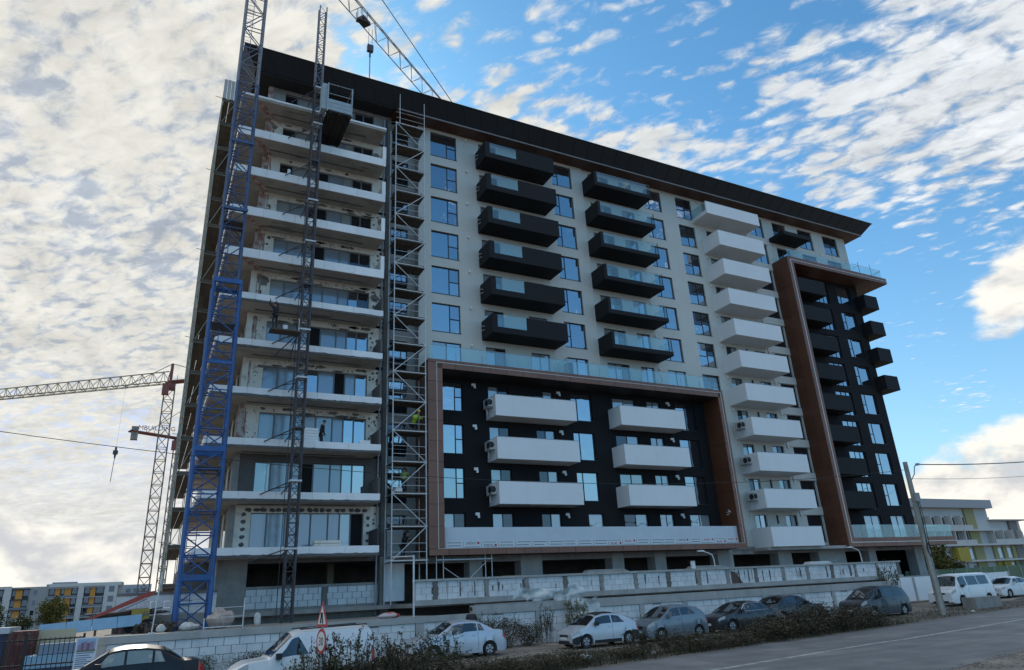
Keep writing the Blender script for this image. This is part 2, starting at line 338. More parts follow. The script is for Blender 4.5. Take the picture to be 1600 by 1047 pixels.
# ------------------------------------------------------------------ building helpers
W = {}
def put(o, parent, mw):
    COL.objects.link(o)
    if parent is not None:
        o.parent = parent
        o.matrix_parent_inverse = W[parent.name].inverted()
    o.matrix_basis = mw
    W[o.name] = mw.copy()
    return o
def tag(o, label=None, cat=None, group=None, kind=None):
    if label: o['label'] = label
    if cat: o['category'] = cat
    if group: o['group'] = group
    if kind: o['kind'] = kind
    return o
def empty(name, loc, label, cat, group=None):
    o = bpy.data.objects.new(name, None); o.empty_display_size = .3
    put(o, None, Matrix.Translation(loc)); return tag(o, label, cat, group)
UNIT = {}
def unit_box(mat):
    k = ('b', mat.name)
    if k not in UNIT:
        me = bpy.data.meshes.new('box_' + mat.name)
        me.from_pydata([(x, y, z) for x in (-.5, .5) for y in (-.5, .5) for z in (-.5, .5)], [],
                       [(0, 1, 3, 2), (4, 6, 7, 5), (0, 4, 5, 1), (2, 3, 7, 6), (0, 2, 6, 4), (1, 5, 7, 3)])
        me.materials.append(mat); UNIT[k] = me
    return UNIT[k]
def unit_rod(mat, n=6):
    k = ('r', mat.name, n)
    if k not in UNIT:
        me = bpy.data.meshes.new('rod_' + mat.name)
        v = [(math.cos(2*math.pi*i/n), math.sin(2*math.pi*i/n), z) for z in (0, 1) for i in range(n)]
        f = [(i, (i+1) % n, n+(i+1) % n, n+i) for i in range(n)] + [tuple(range(n))[::-1], tuple(range(n, 2*n))]
        me.from_pydata(v, [], f)
        for p in me.polygons: p.use_smooth = len(p.vertices) == 4
        me.materials.append(mat); UNIT[k] = me
    return UNIT[k]
def box(name, x0, x1, y0, y1, z0, z1, mat, parent=None, rot=None):
    o = bpy.data.objects.new(name, unit_box(mat))
    m = Matrix.Translation(((x0+x1)/2, (y0+y1)/2, (z0+z1)/2))
    if rot is not None: m = m @ rot.to_matrix().to_4x4()
    m = m @ Matrix.Diagonal((x1-x0, y1-y0, z1-z0, 1))
    return put(o, parent, m)
def rod(name, p, q, r, mat, parent=None, n=6):
    p, q = Vector(p), Vector(q); d = q-p
    o = bpy.data.objects.new(name, unit_rod(mat, n))
    m = Matrix.Translation(p) @ d.to_track_quat('Z', 'Y').to_matrix().to_4x4() @ Matrix.Diagonal((r, r, d.length, 1))
    return put(o, parent, m)
class MB:
    def __init__(s): s.v = []; s.f = []; s.mi = []
    def face(s, pts, mi=0):
        i = len(s.v); s.v += [tuple(p) for p in pts]; s.f.append(tuple(range(i, i+len(pts)))); s.mi.append(mi)
    def box(s, x0, x1, y0, y1, z0, z1, mi=0, rot=None):
        i = len(s.v)
        pts = [Vector((x, y, z)) for x in (x0, x1) for y in (y0, y1) for z in (z0, z1)]
        if rot is not None:
            c = Vector(((x0+x1)/2, (y0+y1)/2, (z0+z1)/2)); pts = [c + rot @ (p-c) for p in pts]
        s.v += [tuple(p) for p in pts]
        for f in ((0, 1, 3, 2), (4, 6, 7, 5), (0, 4, 5, 1), (2, 3, 7, 6), (0, 2, 6, 4), (1, 5, 7, 3)):
            s.f.append(tuple(i+k for k in f)); s.mi.append(mi)
        return s
    def rod(s, p, q, r, n=5, mi=0, r2=None, caps=False):
        p, q = Vector(p), Vector(q); d = (q-p)
        if d.length < 1e-6: return s
        qt = d.to_track_quat('Z', 'Y'); i = len(s.v); r2 = r if r2 is None else r2
        for c, rr in ((p, r), (q, r2)):
            for k in range(n):
                s.v.append(tuple(c + qt @ Vector((rr*math.cos(2*math.pi*k/n), rr*math.sin(2*math.pi*k/n), 0))))
        for k in range(n):
            s.f.append((i+k, i+(k+1) % n, i+n+(k+1) % n, i+n+k)); s.mi.append(mi)
        if caps:
            s.f.append(tuple(i+k for k in range(n))[::-1]); s.f.append(tuple(i+n+k for k in range(n))); s.mi += [mi, mi]
        return s
    def tube(s, pts, r, n=5, mi=0):
        for a, b in zip(pts, pts[1:]): s.rod(a, b, r, n, mi)
        return s
    def prism(s, poly, y0, y1, mi=0):
        """poly: list of (x,z); extruded along y."""
        i = len(s.v); n = len(poly)
        s.v += [(x, y0, z) for x, z in poly] + [(x, y1, z) for x, z in poly]
        s.f.append(tuple(range(i, i+n))); s.f.append(tuple(range(i+n, i+2*n))[::-1]); s.mi += [mi, mi]
        for k in range(n):
            s.f.append((i+(k+1) % n, i+k, i+n+k, i+n+(k+1) % n)); s.mi.append(mi)
        return s
    def mesh(s, name, mats, smooth=False, angle=None):
        me = bpy.data.meshes.new(name); me.from_pydata(s.v, [], s.f)
        for m in (mats if isinstance(mats, (list, tuple)) else [mats]): me.materials.append(m)
        if any(s.mi): me.polygons.foreach_set('material_index', s.mi)
        if smooth: me.polygons.foreach_set('use_smooth', [True]*len(s.f))
        me.update()
        if angle: me.set_sharp_from_angle(angle=rad(angle))
        return me
    def build(s, name, mats, parent=None, smooth=False, mw=None, angle=None):
        o = bpy.data.objects.new(name, s.mesh(name, mats, smooth, angle))
        return put(o, parent, mw or Matrix.Identity(4))
def mesh_obj(name, me, parent, mw): return put(bpy.data.objects.new(name, me), parent, mw)
G_BASE = .13
def G(x):
    x = min(x, 75)
    return G_BASE if x < 26 else G_BASE + .013*(x-26)
def walled(name, x0, x1, z0, z1, y, holes, mat, parent, depth=.28):
    """A wall facing -Y with real window openings and reveals. holes: (x0,x1,z0,z1)."""
    b = MB(); xs = sorted({x0, x1, *[h for o in holes for h in o[:2]]}); zs = sorted({z0, z1, *[h for o in holes for h in o[2:]]})
    xs = [x for x in xs if x0 <= x <= x1]; zs = [z for z in zs if z0 <= z <= z1]
    for a, c in zip(xs, xs[1:]):
        run = None
        for d, e in zip(zs, zs[1:]):
            mx, mz = (a+c)/2, (d+e)/2
            if any(h[0] < mx < h[1] and h[2] < mz < h[3] for h in holes):
                if run: b.face([(a, y, run[0]), (c, y, run[0]), (c, y, run[1]), (a, y, run[1])]); run = None
            else: run = (run[0], e) if run else (d, e)
        if run: b.face([(a, y, run[0]), (c, y, run[0]), (c, y, run[1]), (a, y, run[1])])
    for (a, c, d, e) in holes:
        Y = y+depth
        b.face([(a, y, d), (a, Y, d), (c, Y, d), (c, y, d)]); b.face([(a, y, e), (c, y, e), (c, Y, e), (a, Y, e)])
        b.face([(a, y, d), (a, y, e), (a, Y, e), (a, Y, d)]); b.face([(c, y, d), (c, Y, d), (c, Y, e), (c, y, e)])
        b.face([(a, Y, d), (a, Y, e), (c, Y, e), (c, Y, d)])
    return b.build(name, mat, parent)
LAY = {'BR': [(0, .64, 0, 1), (.64, 1, 0, .5), (.64, 1, .5, 1)], 'RB': [(0, .31, 0, .46), (0, .31, .46, 1), (.31, 1, 0, 1)],
       'D2': [(0, .5, 0, 1), (.5, 1, 0, 1)], 'D1': [(0, 1, 0, 1)], 'D3': [(0, .4, 0, 1), (.4, .7, 0, 1), (.7, 1, 0, 1)],
       'MB': [(0, .56, 0, .45), (0, .56, .45, 1), (.56, 1, 0, .5), (.56, 1, .5, 1)]}
WIN = {}
PRND = random.Random(77)
def window(x, z, w, h, y, lay, parent, fm=None, panes=None, t=.035, name='window'):
    """One window: frame mesh with a pane object in each light."""
    fm = fm or frame_m; L = LAY[lay] if isinstance(lay, str) else lay
    k = (tuple(L), round(w, 3), round(h, 3), fm.name, t)
    if k not in WIN:
        b = MB()
        for (a, c, d, e) in L:
            a, c, d, e = a*w, c*w, d*h, e*h
            b.box(a, a+t, 0, .07, d, e); b.box(c-t, c, 0, .07, d, e)
            b.box(a+t, c-t, .001, .069, d, d+t); b.box(a+t, c-t, .001, .069, e-t, e)
        WIN[k] = b.mesh('window_frame', fm)
    o = mesh_obj(name, WIN[k], parent, Matrix.Translation((x, y, z)))
    for i, (a, c, d, e) in enumerate(L):
        pm = panes[i % len(panes)] if panes else glass
        if pm is glass and PRND.random() < .3: pm = glass2
        if pm is None: continue
        a, c, d, e = a*w+t-.005, c*w-t+.005, d*h+t-.005, e*h-t+.005
        rt = Euler((rad(random.uniform(-.6, .6)), 0, rad(random.uniform(-.6, .6))))
        box('pane', x+a, x+c, y+.03, y+.045, z+d, z+e, pm, o, rt)
    return o
def F(k): return 5.3 + 3.0*(k-1)          # finished floor level of storey k
# ------------------------------------------------------------------ ground, road, verge
def far_edge(x):   return 20.7+.17*(x-12.7) if x < 23.5 else 22.54+.085*(x-23.5)
def near_edge(x):  return 12.2+.17*(x-18.5) if x < 24.5 else 13.22+.085*(x-24.5)
def line_y(x):     return 17.05+.17*(x-15.3) if x < 24 else 18.53+.085*(x-24)
XS = [-400, -200, -100, -60, -40] + [x*1.0 for x in range(-30, 100, 2)] + [110, 140, 180, 240, 320, 420, 560, 800]
def ground():
    b = MB(); ys = [-120, -40, -10, 0, 6, 10, 14, 17, 20, 24, 28, 34, 45, 70, 120, 200, 320, 500, 900]
    for a, c in zip(XS, XS[1:]):
        for d, e in zip(ys, ys[1:]):
            b.face([(a, d, G(a)), (c, d, G(c)), (c, e, G(c)), (a, e, G(a))])
    o = b.build('ground', dirt); tag(o, kind='structure')
    def strip(name, lo, hi, dz, mat, xs=XS):
        b = MB()
        for a, c in zip(xs, xs[1:]):
            b.face([(a, lo(a), G(a)+dz), (c, lo(c), G(c)+dz), (c, hi(c), G(c)+dz), (a, hi(a), G(a)+dz)])
        o = b.build(name, mat); tag(o, kind='structure'); return o
    strip('verge', lambda x: far_edge(x)-.25, lambda x: far_edge(x)+4.2+.6*math.sin(x*.7), .004, verge, [x for x in XS if -60 <= x <= 60])
    strip('road', near_edge, far_edge, .010, asphalt)
    strip('road_line', lambda x: line_y(x)-.10, lambda x: line_y(x)+.10, .015, paint_w)
    strip('road_shoulder', lambda x: far_edge(x)-.35-.12*math.sin(x*1.9), lambda x: far_edge(x)+.15+.1*math.sin(x*2.7), .013, M('dusty_shoulder', (.15, .135, .115), .95, var=.3, vscale=1.5, bump=.6, bscale=15))
ground()
o = MB().box(-1.2, 13.2, 33.75, 75, .0, 1.72).build('site_terrace', M('terrace_concrete', (.25, .235, .21), .95, var=.3, vscale=.8, bump=.6, bscale=9)); tag(o, kind='structure')

# ------------------------------------------------------------------ the apartment block
B = empty('apartment_building', (34.0, 50.0, 2.3), 'large apartment block of eleven storeys, half finished at its scaffolded end, with dark overhanging roof', 'building')
Y0 = 42.9
FT = 57.5                     # rear wall
def core():
    # solid body behind the facade skins, floors and rear
    b = MB()
    b.box(15.6, 65.5, 43.5, FT, 5.0, 38.0)
    b.box(4.3, 15.3, 44.2, FT, 5.0, 38.0)
    b.build('core', conc_d, B)
    b = MB(); b.box(4.1, 4.3, 43.4, FT, 1.7, 38.0); b.build('side_wall', conc, B)
    b = MB(); b.box(65.5, 65.75, 43.25, FT, 2.0, 38.0); b.build('side_wall', blackp, B)
core()
# --- ground storey: dark garage behind concrete piers
cols = [(13.0, 13.9), (18.82, 19.73), (22.6, 24.25), (30.04, 31.08), (33.9, 34.95), (40.1, 41.7), (46.7, 48.25), (51.5, 54.9), (58.0, 59.0), (64.6, 65.75)]
for a, c in cols: box('pier', a, c, 42.95, 43.9, 2.3, 4.98, conc_l if a > 18 else conc, B)
box('basement', 4.3, 65.7, 43.5, FT, -1.0, 2.09, conc_d, B)
box('ground_ceiling', 4.3, 65.7, 42.93, FT, 4.98, 5.2, conc, B)
box('garage_floor', 4.3, 65.7, 42.0, FT, 2.1, 2.32, conc, B)
box('garage_rear_wall', 4.3, 65.7, 52.0, 52.3, 2.3, 4.98, conc_d, B)
box('edge_beam', 13.0, 65.72, 43.0, 43.4, 4.62, 4.985, conc, B)
box('column', 10.6, 11.0, 47, 47.4, 2.3, 4.98, M('yellowed_concrete', (.33, .31, .2), .9), B)
# unfinished end: piers, block infill under a long dark opening
box('pier', 3.6, 5.2, 42.91, 43.6, 1.72, 5.1, conc, B); box('lintel', 5.2, 12.84, 42.92, 43.3, 4.88, 5.1, conc_d, B)
box('pier', 12.84, 13.0, 42.88, 43.8, 1.72, 5.1, conc, B)
box('sill_beam', 5.2, 12.84, 42.88, 43.25, 3.5, 3.64, conc, B); box('plinth_beam', 5.2, 13.4, 42.86, 43.3, 1.72, 2.46, conc, B)
box('infill_post', 9.42, 9.7, 42.9, 43.2, 2.46, 3.5, conc_d, B)
box('infill_backing', 5.2, 12.84, 42.99, 43.2, 2.46, 3.5, joint, B)
rnd = random.Random(3)
for r in range(3):
    x = 5.22 - (r % 2)*.28
    while x < 12.8:
        a, c = max(x, 5.22), min(x+.56, 12.82)
        if c-a > .12:
            for a2, c2 in ([(a, c)] if not (a < 9.7 and c > 9.42) else [(a, 9.4), (9.72, c)]):
                if c2-a2 > .1: box('block', a2, c2-.03, 42.93-rnd.uniform(0, .012), 43.1, 2.475+r*.342, 2.475+r*.342+.325, aac, B)
        x += .57
box('infill_wall', 13.05, 14.3, 42.6, 42.9, 2.5, 4.9, aac, B)
box('flank_base', 2.0, 4.3, 44.6, FT, 1.7, 5.08, conc_d, B); box('white_column', 3.42, 3.66, 43.2, 43.6, 2.6, 5.1, whitep, B)
# --- main facade skins
holesA, wins = [], []
def add(x0, x1, k, lay, sill=.2, head=2.42, y=Y0, panes=None, hl=None):
    (hl if hl is not None else holesA).append((x0, x1, F(k)+sill, F(k)+head)); wins.append((x0, x1, k, lay, sill, head, y, panes))
hA, hB, hC, hD = [], [], [], []      # left of the step / right of it / below the copper frame / top right
for k in range(5, 12):
    add(16.38, 18.62, k, 'BR' if k > 5 else 'D2', .2 if k > 5 else .02, hl=hA, panes=None if k > 5 else [curtain, glass])
    add(20.6, 22.22, k, 'D2', .02, hl=hA, panes=[curtain, glass_d]); add(24.42, 26.05, k, 'D2', .02, hl=hA, panes=[curtain, curtain])
    add(27.6, 29.6, k, 'RB' if k > 5 else 'D2', .3 if k > 5 else .02, hl=hA, panes=None if k > 5 else [curtain, glass])
    add(31.5, 33.7, k, 'D3', .02, y=43.0, hl=hB, panes=[curtain, curtain, glass_d]); add(34.86, 36.26, k, 'D2', .02, y=43.0, hl=hB, panes=[curtain, glass])
    add(37.7, 39.68, k, 'RB' if k > 5 else 'D2', .3 if k > 5 else .02, y=43.0, hl=hB, panes=None if k > 5 else [curtain, curtain])
    add(41.5, 43.45, k, 'MB', .2, y=43.0, hl=hB, panes=[glass, glass_d if k < 11 and k % 3 else glass, glass, glass_d])
for k in range(1, 12):
    add(44.9, 46.2, k, 'D2', .02, y=43.0, hl=hB, panes=[curtain, glass] if k % 2 else [glass_d, curtain]); add(48.45, 49.83, k, 'D2', .02, y=43.0, hl=hB, panes=[curtain, glass_d])
    add(51.05, 53.0, k, 'D2', .2, y=43.0, hl=hB, panes=[glass_d, glass_d] if k < 10 else [glass, glass])
walled('facade_wall', 15.35, 30.75, 17.3, 38.0, Y0, hA, beige, B)
box('facade_edge', 30.65, 30.75, 42.905, 43.05, 17.3, 38.0, beige, B)
def wallB():
    # the right of the step: full height right of x=41.3, above the terrace left of it
    up = [h for h in hB if h[2] > 17.29]; lo = [h for h in hB if h[2] < 17.29]
    walled('facade_wall', 30.75, 53.15, 17.3, 38.0, 43.0, up, beige, B)
    walled('facade_wall', 41.3, 53.15, 5.0, 17.3, 43.0, lo, beige, B)
wallB()
for k in (11, 10):
    for (a, c, lay, s) in ((54.46, 56.4, 'D2', .02), (58.2, 60.35, 'MB', .2), (62.1, 64.35, 'MB', .2)):
        add(a, c, k, lay, s if k == 11 else .02, y=43.0, hl=hD, panes=[glass, glass_d, glass, glass_d] if lay == 'MB' else [glass_d, glass])
walled('facade_wall', 53.15, 65.75, 32.3, 38.0, 43.0, hD, beige, B)
box('facade_corner', 65.5, 65.76, 43.01, 46, 32.3, 38.0, beige, B)
# black wall inside the big copper frame
for k in range(1, 5):
    add(17.07, 18.62, k, 'BR' if k > 1 else 'D2', .4 if k > 1 else .02, hl=hC, panes=None if k > 1 else [curtain, glass_d])
    add(20.63, 22.24, k, 'D2', .02, hl=hC, panes=[curtain, glass_d]); add(24.45, 26.03, k, 'D2', .02, hl=hC, panes=[glass_d, curtain])
    if k > 1: add(27.62, 29.5, k, 'RB', .35, hl=hC)
    else: add(28.35, 29.65, k, 'D1', .02, hl=hC, panes=[curtain])
    add(31.5, 33.72, k, 'D2', .02, hl=hC, panes=[glass_d, curtain] if k % 2 else [curtain, curtain]); add(34.87, 36.25, k, 'D2', .02, hl=hC, panes=[curtain, curtain])
    add(37.83, 39.9, k, 'D2', .2 if k > 1 else .02, hl=hC, panes=[glass, glass_d] if k > 1 else [curtain, curtain])
walled('facade_wall', 16.2, 41.2, 5.25, 17.2, Y0, hC, blackp, B)
# black wall inside the right copper frame
hE = []
for k in range(1, 10):
    add(62.33, 64.5, k, 'RB' if k > 1 else 'D2', .35 if k > 1 else .02, y=43.0, hl=hE, panes=None if k > 1 else [curtain, curtain])
    add(58.55, 60.9, k, 'D3' if k > 1 else 'D2', .02, y=43.0, hl=hE, panes=None if k > 1 else [curtain, curtain])
walled('facade_wall', 53.15, 65.75, 5.0, 32.3, 43.0, hE, blackp, B)
# recess behind the stair-tower scaffold
hS = [(13.45, 14.75, F(k)+.1, F(k)+2.35) for k in range(1, 12)]
walled('facade_wall', 12.86, 15.34, 5.0, 38.0, 43.55, hS, conc_l, B)
box('facade_return', 15.33, 15.6, 42.92, 43.6, 5.0, 38.0, conc_l, B); box('concrete_pier', 12.84, 13.12, 42.85, 43.6, 5.1, 38.0, conc_d, B)
for k in range(1, 12):
    w = window(13.45, F(k)+.1, 1.3, 2.25, 43.67, [(0, 1, .42, .68), (0, 1, .72, 1), (0, 1, 0, .4)], B, panes=[glass, glass_d if k % 2 else glass, hole])
    for i in range(4): rod('balustrade_rail', (13.5+.4*i, 43.5, F(k)+.1), (13.5+.4*i, 43.5, F(k)+1.1), .018, frame_m, B)
for (x0, x1, k, lay, s, h, y, pn) in wins:
    window(x0, F(k)+s, x1-x0, h-s, y+.13, lay, B, panes=pn)
    box('window_sill', x0-.03, x1+.03, y-.035, y+.14, F(k)+s-.03, F(k)+s+.004, frame_m, B)

# --- balconies
def balcony(x0, x1, yf, zb, zt, mat, yb=Y0, label=None, glass_part=None, low=None, slab_t=.16, open_left=False, post=.42):
    """Slab with an upstand; glass_part=(x0,x1): glazed stretch over a low upstand of height `low`."""
    b = MB(); t = .12
    b.box(x0, x1, yf, yb-.004, zb, zb+slab_t)
    zl = zb+slab_t
    if glass_part is None: b.box(x0, x1, yf, yf+t, zl, zt)
    else:
        ga, gc = glass_part
        if ga > x0+.01: b.box(x0, ga, yf, yf+t, zl, zt)
        if gc < x1-.01: b.box(gc, x1, yf, yf+t, zl, zt)
        b.box(ga, gc, yf, yf+t, zl, low)
    if not open_left: b.box(x0, x0+t, yf+t, yb-.006, zl, zt)
    else: b.box(x0, x0+t, yf+t, yb-.006, zl, zl+.22)
    o = b.build('balcony', mat, B)
    if label: o['label'] = label
    if mat is whitep:
        box('coping', x0-.015, x1+.015, yf-.015, yf+t+.01, zt, zt+.022, M('coping_metal', (.30, .30, .30), .5), o)
    return o
for k in range(6, 12):        # dark, first column
    z = F(k)
    b = balcony(20.3, 26.65, 41.0, z-.1, z+1.36, darkp, glass_part=(20.72, 23.15), low=z+.36)
    box('glass_panel', 20.74, 23.13, 41.04, 41.06, z+.36, z+1.34, bal_glass, b)
    box('end_wall', 26.53, 26.65, 41.12, 42.89, z+.06, z+1.36, darkp, b)
    rod('drain_rail', (20.22, 42.2, z+.75), (20.22, 42.85, z+1.05), .025, steel, b); rod('drain_rail', (20.22, 42.2, z+.5), (20.22, 42.85, z+.62), .025, steel, b)
for k in range(6, 12):        # dark, second column, glazed front
    z = F(k)
    b = balcony(30.72, 36.82, 41.0, z-.1, z+1.3, darkp, yb=43.0, glass_part=(31.0, 36.82), low=z+.26)
    box('glass_panel', 31.02, 34.0, 41.04, 41.06, z+.26, z+1.28, bal_glass, b); box('glass_panel', 34.03, 36.4, 41.04, 41.06, z+.26, z+1.28, bal_glass, b)
    box('glass_panel', 36.74, 36.76, 41.1, 42.6, z+.1, z+1.28, bal_glass, b); rod('handrail', (31.0, 41.05, z+1.29), (36.78, 41.05, z+1.29), .018, steel_d, b)
    rod('corner_post', (36.76, 41.06, z+.2), (36.76, 41.06, z+1.36), .035, frame_m, b)
for k in range(1, 12):        # white column
    z = F(k)
    if k < 11:
        b = balcony(44.2, 50.05, 40.9, z-.26, z+1.28, whitep, yb=43.0); box('end_wall', 49.93, 50.05, 41.02, 42.99, z-.09, z+1.28, whitep, b)
    else:
        b = balcony(43.25, 50.05, 40.9, z-.1, z+1.18, whitep, yb=43.0, open_left=True); box('end_wall', 49.93, 50.05, 41.02, 42.99, z+.06, z+1.18, whitep, b)
        box('glass_panel', 43.3, 43.32, 41.05, 42.9, z+.3, z+1.15, bal_glass, b)
    box('wall_band', 50.2, 53.12, 42.9, 42.998, z+2.45 if k < 11 else z+2.5, z+3.15 if k < 11 else z+2.6, beige, B)
box('slab_edge', 44.0, 53.2, 41.3, 42.99, 4.8, 5.03, conc_l, B)
for k in range(2, 5):         # white, inside the copper frame
    z = F(k)
    for a, c in ((20.4, 26.98), (30.98, 37.25)):
        b = balcony(a, c, 41.3, z-.15, z+1.36, whitep); box('end_wall', c-.12, c, 41.42, 42.89, z+.01, z+1.36, whitep, b)
for k in range(2, 10):        # dark, inside the right frame
    z = F(k); b = balcony(53.95, 58.25, 41.3, z-.17, z+1.34, darkp, yb=43.0); box('end_wall', 58.13, 58.25, 41.42, 42.99, z, z+1.34, darkp, b)
for k in range(6, 10):        # dark, wrapping the far corner
    z = F(k); b = MB()
    b.box(65.05, 67.15, 41.85, 46, z-.14, z+.02); b.box(65.05, 67.15, 41.85, 41.97, z+.02, z+1.32); b.box(67.03, 67.15, 41.97, 46, z+.02, z+1.32); b.box(65.05, 65.17, 41.97, 42.99, z+.02, z+1.32)
    b.build('corner_balcony', darkp, B)
z = F(11)
b = MB(); b.box(53.55, 57.4, 41.1, 42.99, z-.12, z+.06); b.box(53.55, 57.4, 41.1, 41.2, z+.06, z+.3)
b = b.build('balcony', darkp, B); b['label'] = 'small dark balcony slab without a balustrade under the roof'
box('upstand', 53.55, 53.65, 41.2, 42.99, z+.06, z+.3, darkp, b)
# wall lamps
for k in range(5, 12):
    for x, y in ((19.35, Y0), (36.75, 43.0)): box('wall_lamp', x, x+.14, y-.14, y-.002, F(k)+2.28, F(k)+2.44, white_l, B)
for k in range(1, 12):
    for x in (44.3, 50.25): box('wall_lamp', x, x+.16, 42.85, 42.998, F(k)+2.3, F(k)+2.46, white_l, B)
    box('wall_lamp', 47.35, 47.47, 42.9, 42.998, F(k)+1.7, F(k)+2.4, frame_m, B)
for k in range(1, 5):
    for x in (19.3, 26.35, 36.85):
        l = box('wall_lamp', x, x+.3, 42.78, 42.898, F(k)+2.28, F(k)+2.46, white_l, B); box('lamp_cowl', x+.12, x+.27, 42.68, 42.8, F(k)+2.1, F(k)+2.27, white_l, l)
# --- copper frame, big
def ring_panels(parent, x0, x1, z0, z1, y, t, vertical, n):
    """One band of cassettes with open joints."""
    for i in range(n):
        if vertical:
            a = z0+(z1-z0)*i/n; c = z0+(z1-z0)*(i+1)/n
            box('panel', x0, x1, y, y+t, a+.012, c-.012, copper, parent)
        else:
            a = x0+(x1-x0)*i/n; c = x0+(x1-x0)*(i+1)/n
            box('panel', a+.012, c-.012, y, y+t, z0, z1, copper, parent)
C1 = MB(); C1.box(15.36, 16.34, 41.06, 42.88, 5.02, 17.62); C1.box(16.34, 40.96, 41.06, 42.88, 17.06, 17.61); C1.box(16.34, 40.96, 41.06, 42.88, 5.01, 5.34); C1.box(40.96, 41.48, 41.06, 42.98, 5.02, 17.6)
C1.box(15.36, 15.6, 42.88, 43.5, 5.02, 17.3)
C1 = C1.build('copper_frame', copper_b, B)
ring_panels(C1, 15.33, 15.92, 5.36, 17.44, 41.0, .055, True, 9); ring_panels(C1, 15.98, 16.36, 5.38, 17.40, 41.0, .055, True, 9)
ring_panels(C1, 15.33, 41.50, 17.455, 17.66, 41.0, .055, False, 20); ring_panels(C1, 15.98, 41.0, 17.04, 17.40, 41.0, .055, False, 19)
ring_panels(C1, 15.33, 41.50, 4.98, 5.345, 41.0, .055, False, 20)
ring_panels(C1, 41.30, 41.51, 5.36, 17.44, 41.0, .055, True, 9); ring_panels(C1, 40.94, 41.22, 5.38, 17.03, 41.0, .055, True, 9)
for (a, c, d, e) in ((15.93, 15.97, 5.35, 17.45), (41.235, 41.285, 5.35, 17.45), (15.97, 41.235, 17.41, 17.45), (15.97, 41.235, 5.35, 5.375)):
    box('trim_strip', a, c, 40.985, 41.05, d, e, trim, C1)
for i in range(6): box('side_panel', 15.325, 15.36, 41.06, 43.4, 5.4+i*2.0, 7.38+i*2.0, copper, C1)
for i in range(6): box('reveal_panel', 40.935, 40.958, 41.06, 42.89, 5.4+i*1.94, 7.32+i*1.94, wood, C1)
for i in range(12): box('soffit_panel', 16.36+i*2.045, 18.39+i*2.045, 41.06, 42.89, 17.035, 17.058, M('dark_soffit', (.035, .028, .026), .6), C1)
# lower insulation boards with printed foil
for i in range(10):
    a = 16.42+i*2.48; p = box('insulation_panel', a, a+2.474, 41.3, 41.36, 5.40, 6.66, M('foil_board', (.60, .65, .70), .7, var=.05, vscale=1, streak=.12, scol=(.5, .5, .5)), B)
ink = M('print_ink', (.07, .08, .10), .8); inkr = M('print_red', (.45, .05, .05), .8); prn = M('print_band', (.66, .70, .72), .7)
PR = box('printed_band', 16.45, 41.2, 41.292, 41.3, 5.42, 5.80, prn, B)
def text(name, body, size, loc, mat, parent, rot=(rad(90), 0, 0), ext=.002, align='LEFT'):
    cu = bpy.data.curves.new(name, 'FONT'); cu.body = body; cu.size = size; cu.extrude = ext; cu.resolution_u = 2; cu.align_x = align
    tmp = bpy.data.objects.new('tmp', cu); me = bpy.data.meshes.new_from_object(tmp); bpy.data.objects.remove(tmp)
    me.materials.clear(); me.materials.append(mat); o = bpy.data.objects.new(name, me)
    return put(o, parent, Matrix.Translation(loc) @ Euler(rot).to_matrix().to_4x4())
rnd = random.Random(11); x = 16.6; i = 0
while x < 40.6:
    box('print_line', x-.09, x-.07, 41.288, 41.291, 5.43, 5.79, ink, PR)
    kind = {1: 'SVEVO', 2: 'SVEVO', 10: 'AGAS', 11: 'AGAS', 15: 'SVEVO', 17: 'AGAS', 18: 'AGAS', 19: 'AGAS'}.get(i)
    if kind:
        zz = 5.62 if i % 2 else 5.47
        text('lettering', kind, .235, (x+.08, 41.289, zz-.02), ink if kind == 'SVEVO' else inkr, PR)
        box('logo', x+.86, x+1.0, 41.288, 41.291, zz, zz+.14, inkr, PR)
        box('print_line', x, x+1.0, 41.288, 41.291, 5.45 if i % 2 else 5.72, 5.47 if i % 2 else 5.745, ink, PR)
    else:
        for zz in (5.70, 5.52): box('print_line', x+rnd.uniform(0, .1), x+rnd.uniform(.85, 1.08), 41.288, 41.291, zz, zz+.035, ink, PR)
    x += 1.22; i += 1
# terrace balustrade on top of the frame
for i in range(13):
    a = 15.5+i*1.985; p = box('balustrade_panel', a, a+1.95, 41.2, 41.22, 17.63, 18.74, bal_glass, B); rod('balustrade_post', (a+1.965, 41.21, 17.6), (a+1.965, 41.21, 18.3), .02, steel_d, B)
rod('handrail', (15.5, 41.21, 18.75), (41.2, 41.21, 18.75), .016, steel_d, B)
box('terrace_screen', 26.65, 26.72, 41.4, 42.9, 17.6, 19.1, bal_glass, B); box('terrace_screen', 27.0, 27.45, 41.9, 42.5, 17.6, 18.9, darkp, B)
# --- copper frame, right
C2 = MB(); C2.box(53.18, 53.9, 41.06, 42.98, 4.9, 32.6); C2.box(53.9, 68.25, 41.06, 42.98, 32.0, 32.58); C2.box(53.9, 68.2, 41.06, 42.98, 4.92, 5.58)
C2.box(65.78, 68.25, 42.98, 54, 32.0, 32.57); C2.box(65.78, 68.2, 42.98, 54, 4.92, 5.57)
C2 = C2.build('copper_frame', copper_b, B)
ring_panels(C2, 53.16, 53.50, 4.88, 32.62, 41.0, .055, True, 14); ring_panels(C2, 53.62, 53.94, 5.6, 31.98, 41.0, .055, True, 14)
ring_panels(C2, 53.52, 68.3, 32.33, 32.63, 41.0, .055, False, 12); ring_panels(C2, 53.62, 68.3, 31.98, 32.25, 41.0, .055, False, 12)
ring_panels(C2, 53.52, 68.25, 4.88, 5.2, 41.0, .055, False, 10); ring_panels(C2, 53.62, 68.25, 5.28, 5.62, 41.0, .055, False, 10)
